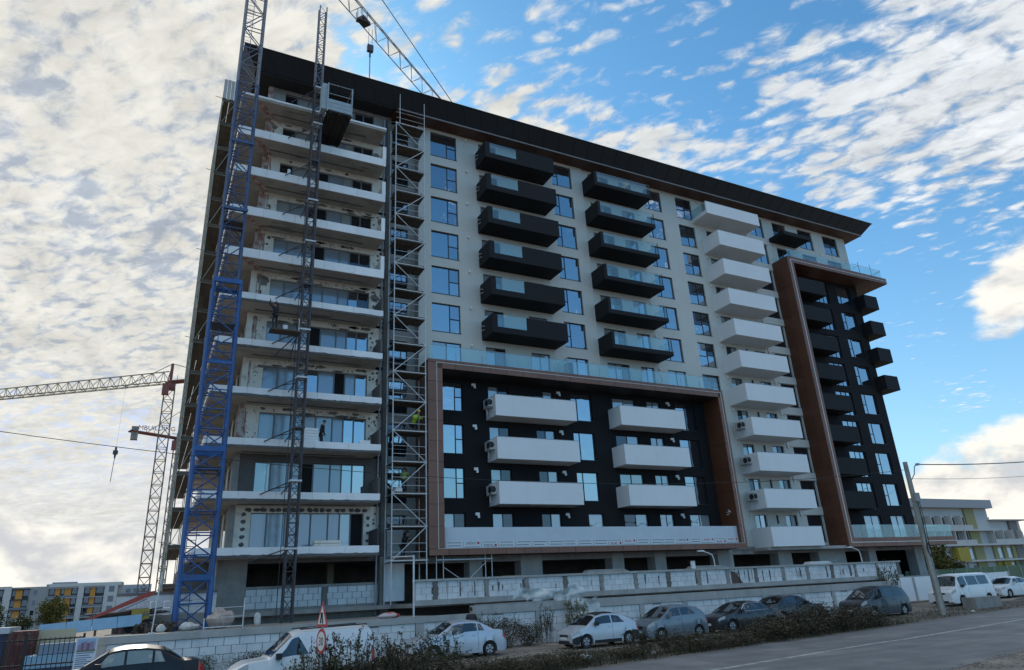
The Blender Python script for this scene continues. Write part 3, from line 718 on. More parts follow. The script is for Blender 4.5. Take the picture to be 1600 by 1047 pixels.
for (a, c, d, e) in ((53.515, 53.61, 5.2, 32.32), (53.61, 68.3, 32.26, 32.325), (53.61, 68.25, 5.205, 5.275)): box('trim_strip', a, c, 40.985, 41.05, d, e, trim, C2)
for i in range(9):            # tall timber cladding panels on the cheek of the frame
    for j in range(2): box('cladding_panel', 53.145, 53.178, 41.06+j*.96, 42.0+j*.96, 4.95+i*3.07, 7.99+i*3.07, wood, C2)
for i in range(8): box('soffit_panel', 53.92+i*1.79, 55.69+i*1.79, 41.06, 42.97, 31.955, 31.998, soffw, C2)
for i in range(6): box('soffit_panel', 65.8, 68.23, 43.0+i*1.83, 44.8+i*1.83, 31.955, 31.998, soffw, C2)
for i in range(6): box('balustrade_panel', 53.95+i*1.42, 55.34+i*1.42 if i < 5 else 62.45, 41.2, 41.22, 5.62, 6.72, bal_glass, B)
for i in range(3): box('balustrade_panel', 62.5+i*1.9, 64.37+i*1.9, 41.2, 41.22, 5.62, 6.72, bal_glass, B)
box('balustrade_panel', 68.1, 68.12, 41.3, 46, 5.62, 6.72, bal_glass, B)
for i in range(7): box('balustrade_panel', 53.6+i*1.4, 54.97+i*1.4, 41.25, 41.27, 32.64, 33.62, bal_glass, B)
for i in range(3): box('balustrade_panel', 63.4+i*1.55, 64.9+i*1.55, 41.25, 41.265, 32.64, 33.55, bal_glass, B)
for x in (58.6, 60.6, 62.6): rod('rail_stub', (x, 41.3, 33.5), (x, 41.3, 34.05), .02, steel_d, B)
for x in (64.5, 66.4): rod('balustrade_post', (x, 41.26, 32.6), (x, 41.26, 34.1), .028, steel_d, B)
rod('handrail', (63.4, 41.26, 33.7), (68.05, 41.26, 33.64), .022, steel_d, B); rod('handrail', (68.05, 41.26, 33.64), (68.05, 46, 33.64), .022, steel_d, B)
rod('brace_rail', (63.4, 41.3, 33.1), (64.5, 41.28, 33.7), .02, steel_d, B); rod('brace_rail', (66.9, 42.2, 32.7), (68.0, 41.3, 33.6), .02, steel_d, B)
# --- roof: outward-leaning metal fascia over a timber soffit
def roof():
    x0, x1, y0, y1 = 4.1, 65.76, Y0, FT
    def ringp(o, z): return [(x0-o, y0-o, z), (x1+o, y0-o, z), (x1+o, y1+o, z), (x0-o, y1+o, z)]
    lo, hi, ti = ringp(1.24, 38.06), ringp(2.2, 39.25), ringp(1.9, 39.3)
    b = MB()
    n = 44                    # front fascia in standing-seam trays
    for s in range(4):
        A, Bq, Cq, D = map(Vector, (lo[s], lo[(s+1) % 4], hi[(s+1) % 4], hi[s])); m = n if s % 2 == 0 else 12
        for i in range(m):
            f, g = i/m, (i+1)/m
            b.face([A.lerp(Bq, f), A.lerp(Bq, g), D.lerp(Cq, g), D.lerp(Cq, f)])
        b.face([D, Cq, ti[(s+1) % 4], ti[s]])
    b.face(ti)
    R = b.build('roof', roofm, B)
    nrm = Vector((0, -.777, -.63))*.02
    for i in range(1, n):
        f = i/n; p = Vector(lo[0]).lerp(Vector(lo[1]), f); q = Vector(hi[0]).lerp(Vector(hi[1]), f)
        rod('seam', p+nrm*.6, q+nrm*.6, .014, roofm, R, 4)
    rod('edge_cap', Vector(hi[0]), Vector(hi[1]), .05, M('dark_edge_cap', (.05, .055, .05), .4, metal=.3), R, 6); rod('edge_cap', Vector(hi[1]), Vector(hi[2]), .05, MATS['dark_edge_cap'], R, 6)
    box('gutter', 13.3, x1+1.26, y0-1.27, y0-1.2, 38.0, 38.1, gutter, R); box('gutter', x1+1.2, x1+1.26, y0-1.2, y1, 38.0, 38.1, gutter, R)
    box('soffit', x0-1.2, 13.0, y0-1.2, y0+.4, 37.96, 38.05, M('dark_unlined_soffit', (.030, .028, .028), .9), R)
    box('soffit', x0-1.2, x0+.2, y0+.4, y1, 37.96, 38.05, MATS['dark_unlined_soffit'], R)
    m = 30
    for i in range(m):
        a = 13.05+(x1+1.2-13.05)*i/m; c = 13.05+(x1+1.2-13.05)*(i+1)/m
        box('soffit_panel', a+.008, c-.008, y0-1.2, y0+.2, 38.0, 38.04, soffw, R)
    for i in range(7): box('soffit_panel', x1, x1+1.19, y0+.25+i*2, y0+2.2+i*2, 38.0, 38.04, soffw, R)
roof()

# --- unfinished end: deep balconies, insulated back wall
rnd = random.Random(21)
dab = MB()
def blot(cx, cz, r, y, el=1.0):
    n = 9; a0 = rnd.random()*6
    pts = [(cx+r*el*rnd.uniform(.7, 1.2)*math.cos(a0+2*math.pi*i/n), y, cz+r*rnd.uniform(.7, 1.2)*math.sin(a0+2*math.pi*i/n)) for i in range(n)]
    dab.face(pts)
for k in range(1, 12):
    z = F(k); wallm = eps
    if k == 2: wallm = basecoat
    if k == 11: wallm = conc
    top = 2.38; x0w, x1w = 5.15, 11.75
    walled('back_wall', 4.05, 12.86, z, z+2.8, Y0, [(x0w, x1w, z+.06, z+top)], wallm, B, depth=.3)
    # sliding window units
    div = [0, .90, 1.93, 2.70, 3.42, 4.45, 5.15, 5.82, 6.6]
    pal = {1: [film, film, film, film, film, film, curtain, hole], 2: [curtain, film, film, hole, film, film, glass, glass], 3: [film, film, film, film2, film, film, glass, glass],
           4: [film, film, film, glass, film, hole, film, glass], 5: [film, film, film2, hole, film, film, glass, glass], 6: [film2, film, film, film, film, film, glass, glass_d],
           7: [film, film, film, hole, film, film, glass_d, glass_d], 8: [film2, film, glass_d, hole, film, film2, glass_d, glass_d]}.get(k, [glass_d, film2, film, hole, film, film2, glass_d, glass_d])
    lay = [(a/6.6, c/6.6, 0, 1) for a, c in zip(div, div[1:])]
    window(x0w, z+.06, 6.6, top-.06, Y0+.16, lay, B, fm=frame_g, panes=pal, t=.045)
    # slab, soffit, white edge
    sl = MB(); sl.box(2.2, 12.2, 41.05, Y0-.004, z-.2, z); sl.box(2.2, 4.04, Y0-.004, FT, z-.2, z)
    sl = sl.build('balcony_slab', soff_c, B)
    lo, hi = (z-.28, z+.32) if 7 <= k <= 10 else ((z-.06, z+.08) if k == 11 else (z-.08, z+.32))
    for i in range(5): box('edge_board', 2.15+i*2.012, 2.15+(i+1)*2.012-.012, 40.98, 41.05, lo, hi, epsw, B)
    box('side_edge_board', 2.12, 2.19, 41.06, 56, lo, hi, epsw, B)
    if k <= 6:                # ragged mortar under the boards
        b = MB(); xx = 2.2; pts = []
        while xx < 12.2: pts.append((xx, lo-.02+rnd.uniform(-.02, .05))); xx += rnd.uniform(.12, .5)
        b.prism([(12.2, lo-.14), (2.2, lo-.14)] + pts + [(12.2, lo+.03)], 40.965, 41.05); b.build('mortar_edge', mortar, B)
    if 7 <= k <= 10:
        box('end_board', 11.95, 12.21, 40.985, 41.05, hi, z+1.4, epsw, B); box('end_return', 12.1, 12.2, 41.05, 42.89, z, z+1.38, eps, B)
    elif k < 7: box('end_return', 12.08, 12.2, 41.05, 42.89, z, z+1.3, basecoat if k != 1 else M('tarred_panel', (.05, .05, .055), .8), B)
    # inside reveal of the beam above and pipework
    box('soffit_pipe', 4.3, 11.0, 42.2, 42.25, z+2.74, z+2.79, conc_d, B)
    # mortar dabs
    if k == 1:
        for x in [x*.42 for x in range(12, 29)]: blot(x+rnd.uniform(-.08, .08), z+2.55, .13, Y0-.006, 1.5)
        for q in range(6): blot(4.75, z+.2+q*.42, .12, Y0-.006, 1.3)
        for q in range(5): blot(12.0+rnd.uniform(-.02, .05), z+.3+q*.45, .11, Y0-.006)
        for q in range(6): blot(12.5+rnd.uniform(-.2, .2), z+1.6+rnd.uniform(-.3, .9), .07, Y0-.006)
    elif k in (3, 4, 5, 6, 7, 8):
        for q in range(26 if k < 6 else 14): blot(4.6+rnd.uniform(-.4, .4), z+rnd.uniform(.2, 2.6), rnd.uniform(.03, .05) if k < 6 else rnd.uniform(.05, .12), Y0-.006)
        for q in range(22): blot(12.3+rnd.uniform(-.4, .45), z+rnd.uniform(.2, 2.6), rnd.uniform(.04, .10), Y0-.006)
        for q in range(24): blot(rnd.uniform(5.2, 11.8), z+2.58+rnd.uniform(-.12, .12), rnd.uniform(.03, .05), Y0-.006)
        for q in range(3): blot(rnd.uniform(5.2, 11.6), z+2.42, rnd.uniform(.05, .09), Y0-.007, 6)
    if k >= 3:                # red-primed column at the corner
        box('corner_pilaster', 3.95, 4.28, 42.86, 43.1, z+.002, z+2.79, rust_c if k > 6 or k < 4 else eps, B)
    else: box('corner_pilaster', 3.95, 4.28, 42.86, 43.1, z+.002, z+2.79, conc, B)
    for q in range(5): box('side_board', 4.03, 4.09, 44.2+q*2.4, 45.0+q*2.4, z+.02, z+2.75, eps if q % 2 else conc_l, B)
    for q in range(3): box('side_window', 4.05, 4.098, 45.1+q*3.9, 46.6+q*3.9, z+.1, z+2.3, glass_d, B)
# primer and adhesive smears on the insulated wall and soffits
pm_ = MB(); am_ = MB(); rnd = random.Random(33)
for k in range(3, 11):
    z = F(k)
    for q in range(2 if k > 4 else 1):
        x = 4.30+.16*q; pts = []; n = 6
        L_ = [(x+rnd.uniform(-.04, .03), z+.1+2.5*i/n) for i in range(n+1)]; R_ = [(x+rnd.uniform(.05, .15), z+.1+2.5*i/n) for i in range(n, -1, -1)]
        for i in range(n): pm_.face([(L_[i][0], 42.893, L_[i][1]), (R_[n-i][0], 42.893, R_[n-i][1]), (R_[n-i-1][0], 42.893, R_[n-i-1][1]), (L_[i+1][0], 42.893, L_[i+1][1])])
    if k > 5:
        zz = z+2.796
        pm_.face([(3.0, 41.3, zz), (3.5, 41.25, zz), (4.7, 42.85, zz), (4.2, 42.88, zz)])
    for q in range(7):
        x = rnd.uniform(4.3, 12.7); w_ = rnd.uniform(.15, .5); c = z+rnd.uniform(.1, 2.3) if not 5.1 < x < 11.8 else z+2.62; n = 8; a0 = rnd.random()*6
        am_.face([(x+w_*rnd.uniform(.5, 1)*math.cos(a0+6.283*i/n), 42.8955, c+min(w_, .14 if 5 < x < 11.9 else 1)*rnd.uniform(.5, 1)*math.sin(a0+6.283*i/n)) for i in range(n)])
    for q in range(6):
        x = rnd.uniform(4.5, 11.5); y = rnd.uniform(41.3, 42.6); w_ = rnd.uniform(.2, 1.4); d_ = rnd.uniform(.03, .12); zz = z+2.7975
        am_.face([(x, y, zz), (x+w_, y+rnd.uniform(-.1, .1), zz), (x+w_, y+d_, zz), (x, y+d_*1.4, zz)])
o = pm_.build('primer_smears', rust_c, B); o['kind'] = 'stuff'
o = am_.build('adhesive_smears', M('adhesive_smear', (.22, .205, .19), .95, var=.3, vscale=5), B); o['kind'] = 'stuff'
o = dab.build('mortar_dabs', mortar, B); o['kind'] = 'stuff'
box('upper_beam', 4.05, 12.86, 42.88, 43.2, 37.75, 37.97, conc, B)
# downpipes at the end of the unfinished part
for x, m in ((12.55, steel_d), (12.72, mastm)): rod('downpipe', (x, 42.7, 1.8), (x, 42.7, 37.5), .055, m, B, 8)
# ------------------------------------------------------------------ boundary walls
LW = empty('boundary_wall', (20, 33.6, .2), 'low street wall of pale blocks and concrete posts under a concrete beam behind the parked cars', 'wall')
posts = [(-1.3, -.95), (5.63, 6.31), (11.83, 12.24), (14.75, 15.27), (18.35, 18.68), (21.7, 22.0), (25.01, 25.34), (28.13, 28.48), (31.42, 31.68), (34.42, 35.1), (37.9, 38.2), (40.73, 41.04), (44, 44.3), (47.3, 47.6)]
def beam_bottom(x): return 1.46 if x < 14.75 else 1.66
for i, (a, c) in enumerate(posts):
    box('post', a, c, 33.52, 33.78, 0.0, beam_bottom(a)+.002, conc_l, LW)
    if i+1 < len(posts):
        d = posts[i+1][0]; lo = beam_bottom(c+.1)
        box('beam', a+.003, d-.003, 33.5, 33.8, lo, 1.74 if a < 14 else 2.09, conc_l, LW)
box('beam_step', 15.0, 19.6, 33.49, 33.82, 2.09, 2.12, conc_l, LW)
rnd = random.Random(5); nb = 0; rest = MB()
bays = [(p[1], q[0]) for p, q in zip(posts, posts[1:])]
for a, c in bays:
    box('joint_backing', a, c, 33.66, 33.76, 0.0, beam_bottom(a+.1), joint, LW)
    r = 0; top = beam_bottom(a+.1)-.02; h = .33
    z = top-h+.012
    while z > G((a+c)/2)-.3:
        x = a-(.31 if r % 2 else 0)
        while x < c-.08:
            x0, x1 = max(a+.01, x), min(c-.01, x+.61)
            if x1-x0 > .1:
                y = 33.56+rnd.uniform(-.012, .012); rough = rnd.random()
                zt = z+h-.014 if not (r == 0 and rough < .10) else z+h-.08
                if nb < 298: box('block', x0, x1-.014, y, y+.12, z, zt, aac, LW); nb += 1
                else: rest.box(x0, x1-.014, y, y+.12, z, zt)
            x += .62
        z -= h; r += 1
if rest.v:
    o = rest.build('blocks', aac, LW); o['kind'] = 'stuff'
UW = empty('parapet_wall', (34, 38, 2.2), 'long raised parapet of whitewashed blocks between crumbling concrete posts above the street wall', 'wall')
up = [14.55, 17.68, 20.3, 22.97, 25.6, 28.25, 30.9, 33.5, 36.1, 38.75, 41.45, 44.0, 46.65, 49.3, 51.9, 54.5]
b = MB(); b.box(13.3, 54.8, 37.9, 38.2, 2.18, 2.46); b.build('bottom_beam', conc_l, UW)
b = MB(); b.box(13.3, 54.8, 37.88, 38.22, 3.42, 3.54); b.build('coping', conc_l, UW)
b = MB(); b.box(13.3, 54.8, 38.1, 38.16, 2.46, 3.42); b.build('joint_backing', joint, UW)
box('edge_slab', 13.3, 60, 38.22, 43.0, 2.1, 2.3, conc, B)
rnd = random.Random(9)
for i, x in enumerate(up):
    w_ = rnd.uniform(.22, .34); n = 7; pts = []
    for q in range(n+1): pts.append((x-w_/2+rnd.uniform(-.07, .05), 2.462+.956*q/n))
    pr = [(x+w_/2+rnd.uniform(-.05, .07), 2.462+.956*q/n) for q in range(n, -1, -1)]
    b = MB(); b.prism((pts+pr)[::-1], 37.93, 38.14); b.build('post', conc if i % 3 else conc_d, UW)
nb = 0
for a, c in zip([13.3]+up, up+[54.8]):
    for r in range(3):
        x = a+.12-(.3 if r % 2 else 0)
        while x < c-.15:
            x0, x1 = max(a+.13, x), min(c-.13, x+.6)
            if x1-x0 > .12:
                y = 37.985+rnd.uniform(-.01, .01); z0 = 2.468+r*.317
                box('block', x0, x1-.012, y, y+.14, z0, z0+.306, aac, UW); nb += 1
            x += .61
for x, w_, m in ((36.4, .55, M('brown_stain_board', (.11, .075, .06), .9)), (37.1, .1, mortar), (38.0, .1, mortar), (33.2, .12, mortar), (34.2, .08, mortar), (48.6, .2, mortar), (46.0, .12, mortar), (20.0, .14, mortar), (16.0, .07, mortar), (16.9, .06, mortar)):
    b = MB(); b.prism([(x, 2.47), (x+w_*1.8, 2.47), (x+w_*.8, 3.2), (x+.02, 3.3)][::-1] if w_ > .3 else [(x+w_, 2.6), (x, 2.55), (x+.01, 3.35), (x+w_, 3.3)], 37.955, 37.982); b.build('mortar_smear', m, UW)
sm = random.Random(41)
for i in range(34):
    x = sm.uniform(13.6, 54); w_ = sm.uniform(.02, .07); z1 = sm.uniform(3.0, 3.4); z0 = sm.uniform(2.47, 2.8)
    b = MB(); b.prism([(x, z1), (x+w_*2, z1), (x+w_, z0), (x+w_*.3, z0+.1)], 37.962, 37.975); b.build('drip_stain', mortar if i % 3 else conc_l, UW)
SW = empty('site_wall', (2, 40, 1.7), 'short pale block wall standing behind the blue crane mast', 'wall')
b = MB(); b.box(-1.0, 3.5, 40.0, 40.2, 1.72, 2.45); b.build('base', conc, SW); b = MB(); b.box(-1.0, 3.5, 39.98, 40.22, 3.38, 3.5); b.build('coping', conc_d, SW)
for r in range(3):
    for i in range(8):
        x = -.98+i*.6-(.3 if r % 2 else 0); x0, x1 = max(-.98, x), min(3.48, x+.59)
        if x1-x0 > .1: box('block', x0, x1, 40.02, 40.18, 2.455+r*.31, 2.455+r*.31+.3, aac, SW)
EW = empty('garden_wall', (52, 31, 1), 'low white rendered wall with grey posts at the far right beyond the leaning pole', 'wall')
for i in range(5):
    box('wall_panel', 48.0+i*3.1, 50.9+i*3.1, 34.6, 34.75, .6, 2.25, whitep, EW); box('post', 50.9+i*3.1, 51.1+i*3.1, 34.55, 34.8, .6, 2.3, conc_l, EW)

# ------------------------------------------------------------------ stair-tower scaffold
ST = empty('scaffold_tower', (14, 41.6, 2.5), 'tall galvanised scaffold tower with planked lifts between the unfinished end and the copper frame', 'scaffold')
XA, XB, YA, YB = 12.95, 15.16, 41.0, 42.3
LIFT = [2.75+1.965*i for i in range(18)]
for x in (XA, XB):
    for y in (YA, YB):
        for i in range(9):
            z0 = 2.32 if i == 0 else LIFT[2*i]; z1 = LIFT[min(17, 2*i+2)]+(0 if i < 8 else .1)
            rod('standard', (x, y, z0), (x, y, z1), .040, steel, ST)
rod('standard', (XA+.28, YA, 36.2), (XA+.28, YA, 39.0), .03, steel, ST); rod('standard', (XB+.02, YA+.02, 36.2), (XB+.02, YA+.02, 38.6), .03, steel, ST)
for i, z in enumerate(LIFT):
    if i == 0: continue
    for j in range(4): box('deck_board', XA+.03, XB-.03, YA+.08+j*.3, YA+.36+j*.3, z-.07, z-.02, plank, ST)
    for y in (YA-.02, YB): rod('ledger', (XA-.06, y, z), (XB+.06, y, z), .042, steel, ST)
    for x in (XA, XB): rod('transom', (x, YA, z-.04), (x, YB, z-.04), .026, steel_d, ST)
    box('toe_board', XA+.04, XB-.04, YA+.03, YA+.055, z-.015, z+.13, plank, ST)
    for dz in (.55, 1.05): rod('guard_rail', (XA, YB+.01, z+dz), (XB, YB+.01, z+dz), .018, steel_d, ST)
    for dz in (.5, 1.0): rod('guard_rail', (XA, YA-.01, z+dz), (XB, YA-.01, z+dz), .016, steel, ST)
    if i < 17:
        p, q = ((XA, YA-.03, z), (XB, YA-.03, LIFT[i+1])) if i % 2 else ((XB, YA-.03, z), (XA, YA-.03, LIFT[i+1]))
        rod('brace', p, q, .030, steel, ST)
        rod('ladder_rail', (XA+1.1, YB-.3, z), (XA+1.5, YB-.3, LIFT[i+1]), .018, steel_d, ST)
sh = MB(); sh.box(13.25, 14.3, 42.9, 42.95, 5.1, 6.7); sh = sh.build('weather_sheet', M('pale_sheet', (.52, .54, .55), .8), ST)
TR = empty('trestle_scaffold', (18, 41.5, 2.4), 'low trestle scaffold frame under the corner of the copper frame', 'scaffold')
for x in (15.9, 16.35, 19.2, 19.65): rod('standard', (x, 41.3, 2.3), (x, 41.3, 5.0), .03, steel, TR)
rod('ledger', (15.9, 41.27, 4.72), (19.7, 41.27, 4.72), .05, steel, TR); rod('ledger', (16.35, 41.3, 3.0), (19.2, 41.3, 3.0), .025, steel_d, TR)
rod('brace', (16.35, 41.28, 4.3), (17.75, 41.28, 3.4), .024, steel, TR); rod('brace', (19.2, 41.28, 4.5), (17.85, 41.28, 3.4), .024, steel, TR)
# ------------------------------------------------------------------ long scaffold down the unfinished side
SS = empty('side_scaffold', (1.5, 50, 1.7), 'long scaffold of planked lifts down the left flank behind the blue crane mast', 'scaffold')
ysc = [43.0+2.4*i for i in range(5)]
LZ = [1.75+2.0*i for i in range(18)]
for y in ysc:
    for x in (1.02, 1.85): rod('standard', (x, y, 1.72), (x, y, LZ[-1]+(1.0 if y > 44 else .2)), .024, steel_o, SS)
for i, z in enumerate(LZ[1:]):
    for x in (1.02, 1.85):
        rod('ledger', (x, ysc[0]-.1, z), (x, ysc[-1]+.1, z), .026, steel_o, SS)
    rod('guard_rail', (1.02, ysc[0], z+.55), (1.02, ysc[-1], z+.55), .018, steel_o, SS); rod('guard_rail', (1.02, ysc[0], z+1.05), (1.02, ysc[-1], z+1.05), .018, steel_o, SS)
    for j in range(4):
        y = ysc[j]
        box('deck_board', 1.06, 1.43, y+.03, y+2.37, z+.03, z+.08, plank, SS); box('deck_board', 1.45, 1.82, y+.03, y+2.37, z+.03, z+.08, plank, SS)
    rod('transom', (1.0, ysc[0], z+.02), (2.2, ysc[0], z+.02), .026, steel_o, SS)
    box('toe_board', 1.0, 1.9, ysc[0]-.06, ysc[0]-.03, z+.03, z+.22, plank, SS)
    if i % 2: rod('brace', (1.02, ysc[0], z), (1.85, ysc[0], z+2), .022, steel_o, SS)
    else: rod('brace', (1.0, ysc[0], z), (1.0, ysc[1], z+2), .022, steel_o, SS)
    if i % 3 == 1: rod('wall_tie', (.55, 43.2, z+.4), (2.2, 43.0, z+.1), .02, steel_o, SS)
for q in range(4): box('weather_sheet', 1.0+.24*q, 1.22+.24*q, 42.95-.02*(q % 2), 42.98-.02*(q % 2), 35.9, 37.6, M('pale_sheet_metal', (.5, .49, .46), .6), SS)

# ------------------------------------------------------------------ lattice masts
def lattice(root, cx, cy, w, z0, z1, step, rch, rbr, mch, mbr, front_named=True, rot=0.0, x_brace=True):
    """Square lattice mast: chords and front bracing as single pieces, the far bracing joined."""
    h = w/2; far = MB()
    cs = [(-h, -h), (h, -h), (h, h), (-h, h)]
    for (a, c) in cs: rod('chord', (cx+a, cy+c, z0), (cx+a, cy+c, z1), rch, mch, root, 6)
    n = max(1, round((z1-z0)/step)); dz = (z1-z0)/n
    for i in range(n):
        z = z0+i*dz
        for s in range(4):
            p, q = cs[s], cs[(s+1) % 4]
            P = lambda c, zz: (cx+c[0], cy+c[1], zz)
            A, Z = (p, q) if (i+s) % 2 else (q, p)
            if s == 0 and front_named:
                rod('horizontal', P(p, z), P(q, z), rbr, mbr, root, 5); rod('diagonal', P(A, z), P(Z, z+dz), rbr, mbr, root, 5)
            else:
                far.rod(P(p, z), P(q, z), rbr); far.rod(P(A, z), P(Z, z+dz), rbr)
    if far.v:
        o = far.build('far_bracing', mbr, root); o['kind'] = 'stuff'
BX, BY = 2.25, 37.75
CR = empty('tower_crane', (BX, BY, 1.72), 'blue lattice tower crane standing against the unfinished end of the block', 'crane')
lattice(CR, BX, BY, 1.42, 1.72, 4.0, 1.14, .10, .036, blue, blue)
lattice(CR, BX, BY, 1.40, 4.0, 10.1, 1.02, .09, .036, blue, blue)
lattice(CR, BX, BY, 1.38, 10.1, 19.4, 1.03, .085, .036, blue, blue)
lattice(CR, BX-.03, BY, 1.16, 19.4, 33.0, 1.13, .07, .034, blue_f, blue_f)
lattice(CR, BX-.06, BY, 1.16, 33.0, 48.2, 1.36, .07, .034, mastg, mastg)
for z in (4.0, 10.1, 19.4):
    for s in (-1, 1): box('collar_beam', BX-.72, BX+.72, BY+s*.7-.08, BY+s*.7+.08, z-.13, z+.13, blue, CR)
for z in (14.7, 24.0, 28.6): box('collar_beam', BX-.66, BX+.66, BY-.72, BY-.62, z-.09, z+.09, blue if z < 20 else blue_f, CR)
lad = MB()
for s in (-.2, .2): lad.rod((BX-.35+s, BY-.1, 1.8), (BX-.35+s, BY-.1, 46), .02)
for i in range(150): lad.rod((BX-.55, BY-.1, 1.9+i*.295), (BX-.15, BY-.1, 1.9+i*.295), .016, 4)
lad.build('ladder', blue, CR)
hb = MB()
for i in range(42):
    for q in range(4): a = math.pi*q/3; hb.rod((BX-.35+.34*math.cos(a), BY-.1-.34*math.sin(a), 3+i), (BX-.35+.34*math.cos(a+math.pi/3), BY-.1-.34*math.sin(a+math.pi/3), 3+i), .014, 4)
hb.build('ladder_hoops', blue, CR)
for z in (9.2, 16.9, 23.2): box('rest_deck', BX-.6, BX+.6, BY-.6, BY+.6, z, z+.06, mastm, CR)
box('slewing_ring', BX-.95, BX+.9, BY-.95, BY+.95, 48.2, 49.0, mastg, CR)
def jib(root, p, q, w, h, step, rch, rbr, m, name='jib', up=True):
    """Triangular lattice boom with its parts joined by chord."""
    p, q = Vector(p), Vector(q); d = (q-p).normalized(); s = Vector((-d.y, d.x, 0)).normalized(); L = (q-p).length; n = round(L/step)
    J = MB(); zt = Vector((0, 0, h))
    for k in (-1, 1): J.rod(p+s*w/2*k, q+s*w/2*k, rch, 6)
    J.rod(p+zt, q+zt*.8, rch*1.1, 6); o = J.build(name, m, root)
    K = MB()
    for i in range(n):
        a = p+d*(L*i/n); c = p+d*(L*(i+1)/n); mid = (a+c)/2+zt*(1-.2*(i+.5)/n)
        for k in (-1, 1): K.rod(a+s*w/2*k, mid, rbr, 4); K.rod(mid, c+s*w/2*k, rbr, 4)
        K.rod(a-s*w/2, a+s*w/2, rbr, 4); K.rod(a-s*w/2, c+s*w/2, rbr, 4)
    K.build('bracing', m, o); return o, d, s
jd = Vector((9.9, 7.75, 0)).normalized(); JP = Vector((BX, BY, 49.0))
J, d, s = jib(CR, JP+jd*.6, JP+jd*52, 1.15, 1.25, 1.9, .048, .024, jibm)
JC, _, _ = jib(CR, JP-jd*.6, JP-jd*13, 1.15, .8, 1.9, .06, .03, mastg, 'counter_jib')
box('counterweight', *sorted((JP.x-jd.x*12, JP.x-jd.x*10.5)), *sorted((JP.y-jd.y*12.8, JP.y-jd.y*10.5)), 47.0, 49.8, conc, CR)
rod('apex', JP, JP+Vector((0, 0, 7)), .25, mastg, CR, 6); rod('pendant_bar', JP+Vector((0, 0, 7)), JP+jd*34+Vector((0, 0, 1.1)), .045, mastm, CR); rod('pendant_bar', JP+Vector((0, 0, 7)), JP-jd*12+Vector((0, 0, .8)), .045, mastm, CR)
T = JP+jd*11.3
box('trolley', T.x-.5, T.x+.5, T.y-.35, T.y+.35, 48.60, 48.90, mastm, CR, Euler((0, 0, math.atan2(jd.y, jd.x))))
bk = MB(); bk.box(T.x-.8, T.x+.0, T.y-1.1, T.y-.65, 47.75, 47.85)
for a in (-.8, .0):
    for c in (-1.1, -.65): bk.rod((T.x+a, T.y+c, 47.80), (T.x+a, T.y+c, 48.80), .03)
bk.build('maintenance_basket', mastm, CR)
for e in (-.15, .15): rod('hoist_rope', (T.x+.75+e, T.y+.5, 48.70), (T.x+.75+e, T.y+.5, 46.80), .018, mastm, CR)
hk = MB(); hk.box(T.x+.5, T.x+1.0, T.y+.35, T.y+.65, 46.20, 46.85); hk.rod((T.x+.75, T.y+.5, 46.20), (T.x+.75, T.y+.5, 45.60), .08); hk.build('hook_block', mastm, CR)
rod('sling', (T.x+.75, T.y+.5, 45.60), (T.x+.8, T.y+.6, 40.0), .05, steel_d, CR)

HM = empty('mast_climber', (6.9, 39.6, 1.72), 'slim dark lattice mast of a work platform tied to the unfinished balconies', 'hoist')
lattice(HM, 6.92, 39.6, .50, 1.72, 20.6, .63, .048, .022, mastm, mastm); lattice(HM, 6.88, 39.6, .48, 20.6, 36.4, .63, .045, .022, mastm, mastm); lattice(HM, 6.84, 39.6, .48, 36.4, 43.4, .63, .045, .022, mastg, mastg)
rod('rack', (7.17, 39.33, 1.72), (7.17, 39.33, 36), .05, mastm, HM); rod('cable', (6.35, 39.4, 1.8), (6.55, 39.45, 36), .02, blackpl, HM)
for k in range(1, 12):
    z = F(k)+.7 if k != 1 else F(1)+.1
    rod('wall_tie', (6.7, 39.7, z), (5.3 if k != 1 else 4.9, 40.95, z-.55), .035, mastm, HM); rod('wall_tie', (6.75, 39.75, z), (6.45, 40.95, z-.5), .035, mastm, HM); rod('wall_tie', (5.9, 40.4, z-.3), (6.7, 39.8, z-.25), .03, mastm, HM)
    box('tie_collar', 6.6, 7.24, 39.28, 39.9, z-.05, z+.05, steel if k % 3 else mastm, HM)
# work cage near the top
HC = empty('hoist_cage', (8.1, 40.2, 33.5), 'pale blue hoist cage with railings hanging high on the slim dark mast', 'hoist')
for i in range(9): box('floor_plank', 7.32, 8.98, 38.4+i*.41, 38.79+i*.41, 33.52, 33.6, M('dark_plank', (.035, .028, .024), .9), HC)
for x in (7.5, 8.1, 8.75): box('joist', x, x+.1, 38.4, 42.05, 33.4, 33.52, M('dark_joist', (.03, .025, .022), .9), HC)
for i in range(3): box('front_panel', 7.34, 8.96, 38.36, 38.4, 33.62+i*.30, 33.90+i*.30, M('pale_blue_panel', (.33, .40, .43), .6, var=.15, vscale=3), HC)
for x in (7.32, 8.96): rod('corner_post', (x, 38.38, 33.5), (x, 38.38, 35.8), .05, MATS['pale_blue_panel'], HC); rod('corner_post', (x, 42.0, 33.5), (x, 42.0, 35.6), .04, steel_d, HC)
for z in (34.95, 35.75): rod('guard_rail', (7.32, 38.38, z), (8.96, 38.38, z), .03, steel_d, HC); rod('guard_rail', (8.96, 38.38, z), (8.96, 42.0, z), .03, steel_d, HC)
box('gear_box', 6.95, 7.3, 38.5, 39.2, 33.7, 35.8, MATS['pale_blue_panel'], HC)
